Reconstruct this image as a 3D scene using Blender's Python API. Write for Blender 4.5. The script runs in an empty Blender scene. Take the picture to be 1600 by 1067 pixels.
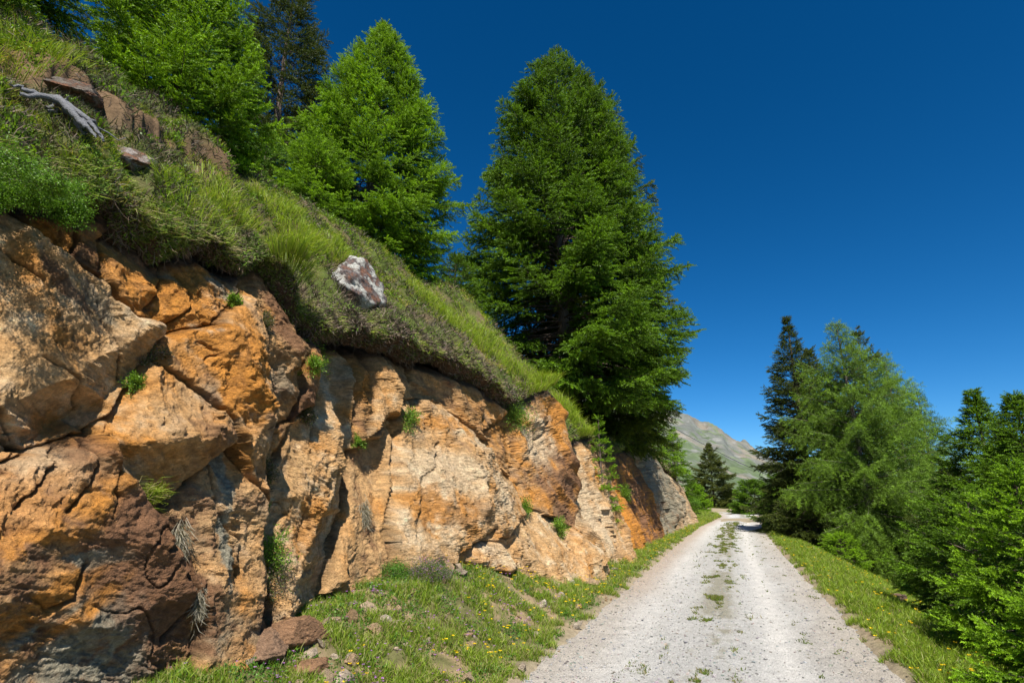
import bpy, math, random
import numpy as np
R_ = math.radians
sc = bpy.context.scene
col = sc.collection
# ---------------------------------------------------------------- camera
W0, H0, FPX = 1600.0, 1067.0, 844.0
PITCH, YAW = R_(16.093), R_(21.273)
CAM = np.array([0.0, 0.0, 1.6])
cd = bpy.data.cameras.new('camera'); cam = bpy.data.objects.new('camera', cd); col.objects.link(cam)
cd.sensor_width = 36; cd.lens = 36 * FPX / W0; cd.clip_end = 12000; cd.clip_start = 0.05
cam.location = CAM; cam.rotation_euler = (math.pi / 2 + PITCH, 0, YAW)
sc.camera = cam
# ---------------------------------------------------------------- sky, sun, exposure
SUN_EL, SUN_AZ = R_(54), R_(25)      # azimuth: 0 = straight behind (-Y), positive towards +X
S = np.array([math.sin(SUN_AZ) * math.cos(SUN_EL), -math.cos(SUN_AZ) * math.cos(SUN_EL), math.sin(SUN_EL)])
sc.view_settings.view_transform = 'Standard'; sc.view_settings.look = 'None'
sc.view_settings.exposure = 0.85; sc.view_settings.gamma = 1.0; sc.view_settings.use_curve_mapping = False
w = bpy.data.worlds.new('World'); sc.world = w; w.use_nodes = True
nt = w.node_tree; bg = nt.nodes['Background']
sky = nt.nodes.new('ShaderNodeTexSky'); sky.sky_type = 'NISHITA'; sky.sun_disc = False
sky.sun_elevation = SUN_EL; sky.sun_rotation = math.pi - SUN_AZ
sky.altitude = 3000; sky.air_density = 1.0; sky.dust_density = 0.0; sky.ozone_density = 5.0
hs = nt.nodes.new('ShaderNodeHueSaturation'); hs.inputs['Saturation'].default_value = 1.3; hs.inputs['Hue'].default_value = 0.494
gm = nt.nodes.new('ShaderNodeGamma'); gm.inputs[1].default_value = 1.1
nt.links.new(sky.outputs[0], hs.inputs['Color']); nt.links.new(hs.outputs[0], gm.inputs[0])
nt.links.new(gm.outputs[0], bg.inputs[0]); bg.inputs[1].default_value = 0.06
sl = bpy.data.lights.new('sun', 'SUN'); sun = bpy.data.objects.new('sun', sl); col.objects.link(sun)
sl.energy = 4.6; sl.angle = R_(0.53); sl.color = (1.0, 0.955, 0.88)
from mathutils import Vector, Matrix
sun.rotation_euler = Vector(S).to_track_quat('Z', 'Y').to_euler()
sun.location = (0, -20, 40)
sc.cycles.max_bounces = 6; sc.cycles.transparent_max_bounces = 6; sc.cycles.diffuse_bounces = 3
sc.cycles.sample_clamp_indirect = 6

# ---------------------------------------------------------------- helpers
rng = np.random.default_rng(7)
_h = np.random.default_rng(11)
_P = _h.permutation(4096).astype(np.int64)
_G = _h.uniform(0, 2 * math.pi, 4096); _GC, _GS = np.cos(_G), np.sin(_G)
_V1, _V2, _V3, _V4 = (_h.random(4096) for _ in range(4))
def _hash(i, j, s=0):
    return _P[(_P[(i + s * 131) & 4095] + j) & 4095]
def pnoise(x, y, s=0):
    xi = np.floor(x).astype(np.int64); yi = np.floor(y).astype(np.int64)
    fx = x - xi; fy = y - yi
    u = fx * fx * fx * (fx * (fx * 6 - 15) + 10); v = fy * fy * fy * (fy * (fy * 6 - 15) + 10)
    def g(a, b):
        h = _hash(xi + a, yi + b, s); return _GC[h] * (fx - a) + _GS[h] * (fy - b)
    return 1.5 * ((g(0, 0) * (1 - u) + g(1, 0) * u) * (1 - v) + (g(0, 1) * (1 - u) + g(1, 1) * u) * v)
def fbm(x, y, o=4, s=0, gain=0.5):
    t = 0; a = 1.0; n = 0
    for k in range(o):
        t = t + a * pnoise(x, y, s + k * 7); n += a; a *= gain; x = x * 2.03 + 5.1; y = y * 2.03 + 2.7
    return t / n
def facets(x, y, s=0, tilt=1.0):
    """continuous piecewise planar relief, as broken rock: the highest of random tilted planes"""
    xi = np.floor(x).astype(np.int64); yi = np.floor(y).astype(np.int64)
    best = np.full(x.shape, 9.0); sec = np.full(x.shape, 9.0)
    for a in (-1, 0, 1):
        for b in (-1, 0, 1):
            h = _hash(xi + a, yi + b, s)
            dx = x - (xi + a + _V1[h]); dy = y - (yi + b + _V2[h])
            v = _V3[h] * .4 + tilt * ((_V4[h] - .5) * dx + (_V1[(h + 77) & 4095] - .5) * dy) + .5 * (dx * dx + dy * dy)
            m = v < best
            sec = np.where(m, best, np.minimum(sec, v)); best = np.where(m, v, best)
    return best, sec - best
def smooth(a, b, x):
    t = np.clip((x - a) / (b - a), 0, 1); return t * t * (3 - 2 * t)
def lerp(a, b, t): return a + (b - a) * t

FW = np.array([-math.sin(YAW) * math.cos(PITCH), math.cos(YAW) * math.cos(PITCH), math.sin(PITCH)])
RT = np.array([math.cos(YAW), math.sin(YAW), 0.0]); UP = np.cross(RT, FW)
def ray(px, py): return FW * FPX + RT * (px - W0 / 2) - UP * (py - H0 / 2)
def at_z(px, py, z=0.0):
    d = ray(px, py); return CAM + d * ((z - CAM[2]) / d[2])
def at_r(px, py, r):
    d = ray(px, py); return CAM + d * (r / math.hypot(d[0], d[1]))

def build(name, V, faces, mat=None, parent=None, colr=None, smooth_=False, attrs=None, loc=None):
    """one mesh object from numpy arrays; faces = list of (n,k) index arrays"""
    me = bpy.data.meshes.new(name)
    V = np.asarray(V, dtype=np.float32)
    if loc is not None: V = V - np.asarray(loc, dtype=np.float32)
    faces = [np.asarray(f, dtype=np.int32) for f in faces if len(f)]
    me.vertices.add(len(V)); me.vertices.foreach_set('co', V.ravel())
    tot = np.concatenate([np.full(len(f), f.shape[1], dtype=np.int32) for f in faces])
    li = np.concatenate([f.ravel() for f in faces])
    me.loops.add(len(li)); me.loops.foreach_set('vertex_index', li)
    me.polygons.add(len(tot))
    st = np.zeros(len(tot), dtype=np.int32); st[1:] = np.cumsum(tot)[:-1]
    me.polygons.foreach_set('loop_start', st); me.polygons.foreach_set('loop_total', tot)
    me.polygons.foreach_set('use_smooth', np.full(len(tot), bool(smooth_)))
    if colr is not None:
        a = me.color_attributes.new('col', 'FLOAT_COLOR', 'POINT')
        c = np.ones((len(V), 4), dtype=np.float32); c[:, :3] = colr
        a.data.foreach_set('color', c.ravel())
    me.update(calc_edges=True)
    if mat: me.materials.append(mat)
    o = bpy.data.objects.new(name, me); col.objects.link(o)
    if loc is not None and parent is None: o.location = loc
    if parent: o.parent = parent
    return o
def tag(o, label=None, cat=None, group=None, kind=None):
    if label: o['label'] = label
    if cat: o['category'] = cat
    if group: o['group'] = group
    if kind: o['kind'] = kind
    return o
def empty(name, loc, label, cat, group=None):
    o = bpy.data.objects.new(name, None); o.location = loc; o.empty_display_size = .2
    col.objects.link(o); return tag(o, label, cat, group)
def gridfaces(nu, nv):
    i = np.arange(nu - 1)[:, None] * nv + np.arange(nv - 1)[None, :]
    i = i.ravel(); return np.stack([i, i + nv, i + nv + 1, i + 1], 1)
def interp(x, xs, ys): return np.interp(x, xs, ys)

# ---------------------------------------------------------------- materials
def new_mat(name):
    m = bpy.data.materials.new(name); m.use_nodes = True
    n = m.node_tree; n.nodes.remove(n.nodes['Principled BSDF'])
    out = n.nodes['Material Output']
    return m, n, out
def N(n, typ, **kw):
    x = n.nodes.new(typ)
    for k, v in kw.items():
        if k.startswith('i_'): x.inputs[k[2:].replace('_', ' ')].default_value = v
        else: setattr(x, k, v)
    return x
def noise_node(n, coord, scale, detail=6, rough=.6, dist=0.0):
    t = N(n, 'ShaderNodeTexNoise'); t.inputs['Scale'].default_value = scale
    t.inputs['Detail'].default_value = detail; t.inputs['Roughness'].default_value = rough
    t.inputs['Distortion'].default_value = dist
    n.links.new(coord, t.inputs['Vector']); return t
def mapr(n, sock, a, b, c, d):
    m = N(n, 'ShaderNodeMapRange'); m.inputs[1].default_value = a; m.inputs[2].default_value = b
    m.inputs[3].default_value = c; m.inputs[4].default_value = d; n.links.new(sock, m.inputs[0]); return m.outputs[0]
def mulcol(n, a, fac):
    v = N(n, 'ShaderNodeVectorMath', operation='SCALE'); n.links.new(a, v.inputs[0]); n.links.new(fac, v.inputs['Scale']); return v.outputs[0]

def rock_mat():
    m, n, out = new_mat('weathered_rock')
    at = N(n, 'ShaderNodeAttribute', attribute_name='col'); g = N(n, 'ShaderNodeNewGeometry')
    n1 = noise_node(n, g.outputs['Position'], 22, 8, .68, .6)
    n2 = noise_node(n, g.outputs['Position'], 130, 4, .6)
    n3 = noise_node(n, g.outputs['Position'], 5, 6, .62, 1.2)
    f = mapr(n, n1.outputs[0], .3, .72, .66, 1.34)
    f2 = mapr(n, n2.outputs[0], .3, .7, .85, 1.14)
    c = mulcol(n, mulcol(n, at.outputs['Color'], f), f2)
    mx = N(n, 'ShaderNodeMix', data_type='RGBA'); n.links.new(mapr(n, n3.outputs[0], .56, .7, 0, .38), mx.inputs[0])
    n.links.new(c, mx.inputs[6]); mx.inputs[7].default_value = (.20, .085, .03, 1)
    b = N(n, 'ShaderNodeBump'); b.inputs['Strength'].default_value = 1; b.inputs['Distance'].default_value = .045
    mp = N(n, 'ShaderNodeMapping'); mp.inputs['Rotation'].default_value = (.75, 0, 0); mp.inputs['Scale'].default_value = (1, 1, 2.2); n.links.new(g.outputs['Position'], mp.inputs[0])
    n4 = noise_node(n, mp.outputs[0], 9, 7, .7, .4)
    m1 = N(n, 'ShaderNodeMath', operation='SUBTRACT'); n.links.new(n4.outputs[0], m1.inputs[0]); m1.inputs[1].default_value = .5
    m2 = N(n, 'ShaderNodeMath', operation='ABSOLUTE'); n.links.new(m1.outputs[0], m2.inputs[0])
    m3 = N(n, 'ShaderNodeMath', operation='MULTIPLY'); n.links.new(m2.outputs[0], m3.inputs[0]); m3.inputs[1].default_value = -3.0
    m4 = N(n, 'ShaderNodeMath', operation='MULTIPLY_ADD'); n.links.new(n1.outputs[0], m4.inputs[0]); m4.inputs[1].default_value = .5; n.links.new(m3.outputs[0], m4.inputs[2])
    n.links.new(m4.outputs[0], b.inputs['Height'])
    b2 = N(n, 'ShaderNodeBump'); b2.inputs['Strength'].default_value = 1; b2.inputs['Distance'].default_value = .010
    n.links.new(n2.outputs[0], b2.inputs['Height']); n.links.new(b.outputs[0], b2.inputs['Normal'])
    p = N(n, 'ShaderNodeBsdfPrincipled'); p.inputs['Roughness'].default_value = .82; p.inputs['Specular IOR Level'].default_value = .3
    n.links.new(mx.outputs[2], p.inputs['Base Color']); n.links.new(b2.outputs[0], p.inputs['Normal'])
    n.links.new(p.outputs[0], out.inputs[0]); return m
def foliage_mat(name, trans=.35, rough=.6, tcol=(1.25, 1.25, .5)):
    m, n, out = new_mat(name)
    at = N(n, 'ShaderNodeAttribute', attribute_name='col')
    p = N(n, 'ShaderNodeBsdfPrincipled'); p.inputs['Roughness'].default_value = rough; p.inputs['Specular IOR Level'].default_value = .25
    n.links.new(at.outputs['Color'], p.inputs['Base Color'])
    t = N(n, 'ShaderNodeBsdfTranslucent'); v = N(n, 'ShaderNodeVectorMath', operation='MULTIPLY'); v.inputs[1].default_value = tcol
    n.links.new(at.outputs['Color'], v.inputs[0]); n.links.new(v.outputs[0], t.inputs[0])
    mx = N(n, 'ShaderNodeMixShader'); mx.inputs[0].default_value = trans
    n.links.new(p.outputs[0], mx.inputs[1]); n.links.new(t.outputs[0], mx.inputs[2]); n.links.new(mx.outputs[0], out.inputs[0]); return m
def ground_mat(name, scale=14, bump=.03, lo=.7, hi=1.3):
    m, n, out = new_mat(name)
    at = N(n, 'ShaderNodeAttribute', attribute_name='col'); g = N(n, 'ShaderNodeNewGeometry')
    n1 = noise_node(n, g.outputs['Position'], scale, 8, .7)
    c = mulcol(n, at.outputs['Color'], mapr(n, n1.outputs[0], .3, .7, lo, hi))
    b = N(n, 'ShaderNodeBump'); b.inputs['Distance'].default_value = bump; n.links.new(n1.outputs[0], b.inputs['Height'])
    p = N(n, 'ShaderNodeBsdfPrincipled'); p.inputs['Roughness'].default_value = .95; p.inputs['Specular IOR Level'].default_value = .1
    n.links.new(c, p.inputs['Base Color']); n.links.new(b.outputs[0], p.inputs['Normal']); n.links.new(p.outputs[0], out.inputs[0]); return m
def gravel_mat():
    m, n, out = new_mat('gravel')
    at = N(n, 'ShaderNodeAttribute', attribute_name='col'); g = N(n, 'ShaderNodeNewGeometry')
    v = N(n, 'ShaderNodeTexVoronoi'); v.inputs['Scale'].default_value = 85; n.links.new(g.outputs['Position'], v.inputs['Vector'])
    v2 = N(n, 'ShaderNodeTexVoronoi'); v2.inputs['Scale'].default_value = 150; n.links.new(g.outputs['Position'], v2.inputs['Vector'])
    n1 = noise_node(n, g.outputs['Position'], 9, 8, .75)
    sp = N(n, 'ShaderNodeSeparateColor'); n.links.new(v.outputs['Color'], sp.inputs[0])
    sp2 = N(n, 'ShaderNodeSeparateColor'); n.links.new(v2.outputs['Color'], sp2.inputs[0])
    c = mulcol(n, at.outputs['Color'], mapr(n, sp.outputs[0], 0, 1, .84, 1.12))
    c = mulcol(n, c, mapr(n, sp2.outputs[0], 0, 1, .84, 1.12))
    c = mulcol(n, c, mapr(n, n1.outputs[0], .3, .7, .86, 1.12))
    b = N(n, 'ShaderNodeBump'); b.inputs['Distance'].default_value = .012; b.invert = True; n.links.new(v.outputs['Distance'], b.inputs['Height'])
    b2 = N(n, 'ShaderNodeBump'); b2.inputs['Distance'].default_value = .03; n.links.new(n1.outputs[0], b2.inputs['Height']); n.links.new(b.outputs[0], b2.inputs['Normal'])
    p = N(n, 'ShaderNodeBsdfPrincipled'); p.inputs['Roughness'].default_value = .9; p.inputs['Specular IOR Level'].default_value = .2
    n.links.new(c, p.inputs['Base Color']); n.links.new(b2.outputs[0], p.inputs['Normal']); n.links.new(p.outputs[0], out.inputs[0]); return m
def bark_mat(name, c1, c2):
    m, n, out = new_mat(name); g = N(n, 'ShaderNodeNewGeometry')
    mp = N(n, 'ShaderNodeMapping'); mp.inputs['Scale'].default_value = (1, 1, .3); n.links.new(g.outputs['Position'], mp.inputs[0])
    n1 = noise_node(n, mp.outputs[0], 24, 6, .7)
    mx = N(n, 'ShaderNodeMix', data_type='RGBA'); n.links.new(mapr(n, n1.outputs[0], .35, .65, 0, 1), mx.inputs[0])
    mx.inputs[6].default_value = (*c1, 1); mx.inputs[7].default_value = (*c2, 1)
    b = N(n, 'ShaderNodeBump'); b.inputs['Distance'].default_value = .04; n.links.new(n1.outputs[0], b.inputs['Height'])
    p = N(n, 'ShaderNodeBsdfPrincipled'); p.inputs['Roughness'].default_value = .9
    n.links.new(mx.outputs[2], p.inputs['Base Color']); n.links.new(b.outputs[0], p.inputs['Normal']); n.links.new(p.outputs[0], out.inputs[0]); return m
ROCK = rock_mat(); GROUND = ground_mat('turf_soil'); GRAVEL = gravel_mat()
NEEDLE = foliage_mat('needles', .3, .5, (1.3, 1.2, .4)); GRASS = foliage_mat('grass_blades', .38, .45, (1.2, 1.25, .4))
TWIG = foliage_mat('heather_twigs', .1, .8, (1, 1, .8)); PETAL = foliage_mat('petals', .3, .6, (1, 1, 1))
BARK = bark_mat('spruce_bark', (.07, .045, .032), (.16, .115, .085)); BARKL = bark_mat('larch_bark', (.07, .055, .045), (.17, .145, .12))
MOUNT = ground_mat('mountain_surface', .035, 6.0, .72, 1.28)

# ================================================================ SETTING
# ---- road centre line and edges
RY = np.array([-12, 0, 20, 34, 44, 52, 60, 68, 76, 84, 95])
RX = np.array([-.34, -.34, -.34, -.2, .35, .85, .75, -.9, -4.6, -10.0, -20.0])
RXr = np.array([1.22, 1.22, 1.22, 1.35, 1.95, 2.6, 2.9, 2.3, .5, -3, -8])
RXl = np.array([-1.9, -1.9, -1.9, -1.75, -1.25, -.85, -1.3, -4.2, -12, -20, -40])
def road_l(y): return np.interp(y, RY, RXl)
def road_r(y): return np.interp(y, RY, RXr)
XB_Y = np.array([-4, 1, 6, 9, 15, 35, 50]); XB_X = np.array([-3.5, -3.5, -3.55, -3.2, -3.0, -2.7, -2.55])
def xb(y): return np.interp(y, XB_Y, XB_X)
LEAN = .22
def wallx(y, z): return xb(y) - LEAN * (z - .3)
ZB_Y = np.array([-4, 3.6, 5, 6.4, 7.6, 9, 10.5, 15, 20, 60]); ZB_Z = np.array([.42, .42, .55, .72, .62, .36, .22, .1, .08, .05])
def zbase(y): return np.interp(y, ZB_Y, ZB_Z)
def ground_z(x, y):
    x = np.asarray(x, float); y = np.asarray(y, float)
    l = road_l(y); r = road_r(y)
    dl = np.maximum(l - x, 0); dr = np.maximum(x - r, 0)
    span = np.maximum(l - xb(y), .6)
    z = zbase(y) * smooth(0.05, 1.05, dl / span) ** 1.35 + .04 * smooth(0, .25, dl)
    z = z + np.where(x < -4.2, .42 * (-4.2 - x), 0) * smooth(0, 1, (y > 0) * 1.0)
    z = z - .05 * np.minimum(dr, 1.0) + .05 * smooth(0, .2, dr) * (1 - smooth(.4, .8, dr)) - .5 * np.maximum(dr - 1.05, 0)
    inside = np.minimum(x - l, r - x)
    z = z - .06 * smooth(-.08, .10, inside)
    near = smooth(120, 10, np.abs(y) + np.abs(x))
    n = .05 * fbm(x * 1.1, y * 1.1, 4, 3) + .035 * fbm(x * 5, y * 5, 2, 9)
    edge = smooth(-.5, .3, -inside)
    return z + n * (0.25 + .75 * edge) * (near * .9 + .1) + (1 - near) * 1.5 * fbm(x * .05, y * .05, 3, 21)
xs = np.unique(np.concatenate([-5 - np.geomspace(.05, 260, 70), np.arange(-5, 4.5, .045), 4.5 + np.geomspace(.05, 300, 80)]))
ys = np.unique(np.concatenate([np.arange(-10, 3, .25), np.arange(3, 16, .05), 16 + np.cumsum(np.geomspace(.055, 6, 190))]))
X, Y = np.meshgrid(xs, ys, indexing='ij')
Z = ground_z(X, Y)
p1 = fbm(X * .9, Y * .9, 4, 5); p2 = fbm(X * 3, Y * 3, 4, 6)
t = smooth(.02, .35, p1 + .5 * p2)[..., None]
gc = lerp(np.array([.12, .115, .045]), np.array([.26, .19, .11]), t)
far = smooth(25, 60, Y)[..., None]
gc = lerp(gc, np.array([.10, .13, .03]) * (1 + .3 * p1[..., None]), far)
edge = smooth(.35, .0, np.maximum(road_l(Y) - X, X - road_r(Y)))[..., None]
gc = lerp(gc, np.array([.34, .27, .19]), edge * .8)
tag(build('ground', np.stack([X, Y, Z], -1).reshape(-1, 3), [gridfaces(len(xs), len(ys))], GROUND, colr=gc.reshape(-1, 3), smooth_=True), kind='structure')

# ---- gravel road
us = np.linspace(-.12, 1.12, 150); ys = np.unique(np.concatenate([np.arange(-10, 3, .2), np.arange(3, 14, .035), 14 + np.cumsum(np.geomspace(.035, 1.3, 210))])); ys = ys[ys < 95]
U, Y = np.meshgrid(us, ys, indexing='ij'); l = road_l(Y); r = road_r(Y); X = l + (r - l) * U
def road_zoff(X, Y):
    cx = X - (road_l(Y) + road_r(Y)) / 2
    rut = -.022 * (np.exp(-((cx + .95) / .28) ** 2) + np.exp(-((cx - .72) / .28) ** 2)) + .015 * np.exp(-(cx / .35) ** 2)
    return rut + .012 * fbm(X * 4, Y * 4, 4, 31) + .02 * fbm(X * 1.0, Y * .6, 3, 35)
Z = road_zoff(X, Y) - .10 * smooth(.0, .14, -U) - .10 * smooth(0, .14, U - 1)
cx = X - (l + r) / 2
a = fbm(X * 1.2, Y * .35, 4, 41); b = fbm(X * 5, Y * 3, 4, 43)
base = np.array([.485, .47, .44]) * (1 + .16 * a[..., None] + .14 * b[..., None])
white = (np.exp(-((cx - .80 - .04 * a) / .17) ** 2) * smooth(3, 9, Y) * 0 + np.exp(-((cx - .72 - .06 * a) / .2) ** 2) + .55 * np.exp(-((cx + .95 + .1 * a) / .3) ** 2))[..., None]
c = lerp(base, np.array([.64, .61, .56]), np.clip(white * (.75 + .5 * b[..., None]), 0, 1))
tan = smooth(.25, 0, np.minimum(U, 1 - U) + .10 * a)[..., None]
c = lerp(c, np.array([.44, .37, .29]) * (1 + .2 * b[..., None]), tan * .6)
leftred = (smooth(.22, .0, U) * smooth(8, 12, Y))[..., None]
c = lerp(c, np.array([.42, .30, .21]), leftred * .5)
mid = (np.exp(-((cx + .02) / .24) ** 2) * smooth(.0, .45, a + .6 * b + .12 + .25 * smooth(12, 22, Y)))[..., None]
c = lerp(c, np.array([.22, .20, .12]), np.clip(mid, 0, .7))
tag(build('road', np.stack([X, Y, Z], -1).reshape(-1, 3), [gridfaces(len(us), len(ys))], GRAVEL, colr=c.reshape(-1, 3), smooth_=True), kind='structure')

# ---- far mountain
xs = np.linspace(-900, 560, 420); ys = np.linspace(300, 1900, 330)
X, Y = np.meshgrid(xs, ys, indexing='ij')
ridge_px = [(900, 575), (960, 605), (1040, 640), (1057, 646), (1078, 650), (1095, 660), (1108, 663), (1120, 668), (1128, 671), (1136, 680), (1150, 686), (1164, 690), (1172, 697), (1186, 705), (1200, 714), (1212, 722), (1240, 740), (1290, 765), (1400, 795), (1600, 830)]
rp = np.array([at_r(px, py, 1500) for px, py in ridge_px]); o_ = np.argsort(rp[:, 0]); rp = rp[o_]
rx = X * 1500 / np.maximum(Y, 300)
hr = np.interp(rx, rp[:, 0], rp[:, 2])
t = np.clip((Y - 420) / (1480 - 420), 0, 1)
prof = t ** 1.25
Z = -30 + (hr + 30) * prof
cr = smooth(.25, .95, t)
rg = 1 - np.abs(fbm(X / 120, Y / 260, 5, 51)) * 2
Z = Z + (hr + 60) * (.13 * (rg - .7) * t * (1 - .6 * t)) + cr * 13 * (fbm(X / 45, Y / 70, 5, 55, .62)) + 5 * fbm(X / 12, Y / 20, 4, 58, .6) * cr
Z = np.where(Y > 1480, Z - (Y - 1480) * .5, Z)
gz = np.gradient(Z, xs, axis=0); n1 = fbm(X / 90, Y / 120, 5, 61); n2 = fbm(X / 22, Y / 30, 4, 63)
green = np.array([.09, .115, .03]); grey = np.array([.135, .132, .10]); tanr = np.array([.22, .175, .12]); pale = np.array([.23, .215, .18])
rk = smooth(-.10, .16, (t - .53) * 1.2 + .75 * n1 + .5 * n2)[..., None]
c = lerp(green * (1 + .4 * n2[..., None]), lerp(grey, tanr, smooth(.05, .4, n1)[..., None]), rk)
c = lerp(c, pale, (smooth(.18, .4, n2) * smooth(.3, .5, t) * .7)[..., None])
c = lerp(c, green * 1.3, (smooth(.1, .3, fbm(X / 60, Y / 60, 4, 67)) * .7 * smooth(.3, .5, t))[..., None])
c = lerp(c, np.array([.2, .3, .42]), .10)  # bluish distance haze blended into the surface colour
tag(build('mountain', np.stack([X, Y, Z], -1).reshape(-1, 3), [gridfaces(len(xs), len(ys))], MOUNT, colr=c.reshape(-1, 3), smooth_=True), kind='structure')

# ================================================================ ROCK FACE
TT = np.concatenate([np.linspace(2.0, 14, 3000), np.linspace(14, 70, 3000)])
def wallpt(px, py):
    d = ray(px, py); d = d / math.hypot(d[0], d[1])
    P = CAM[None] + TT[:, None] * d[None]
    f = P[:, 0] - wallx(P[:, 1], P[:, 2]); i = np.argmax(f < 0)
    return P[i, 1], P[i, 2]
top_px = [(-400, 330), (-160, 300), (0, 312), (60, 328), (130, 335), (178, 338), (215, 378), (262, 408), (330, 408), (372, 440), (392, 428), (415, 420), (440, 442), (468, 505), (500, 545), (530, 538), (570, 541), (620, 556), (665, 570), (700, 584), (745, 604), (798, 642), (822, 628), (845, 612), (862, 650), (885, 700), (905, 690), (922, 690), (943, 716), (962, 712), (987, 702), (1009, 696), (1022, 714), (1040, 735), (1060, 752), (1074, 780), (1080, 805)]
tp = np.array([wallpt(*p) for p in top_px]); o_ = np.argsort(tp[:, 0]); tp = tp[o_]
TOP_Y = np.concatenate([[-6], tp[:, 0]]); TOP_Z = np.concatenate([[tp[0, 1]], tp[:, 1]])
CEND = tp[-1, 0]
def ztop(y): return np.interp(y, TOP_Y, TOP_Z)
T, O, B, G_, PL = 'tan', 'orange', 'brown', 'grey', 'pale'
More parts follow.
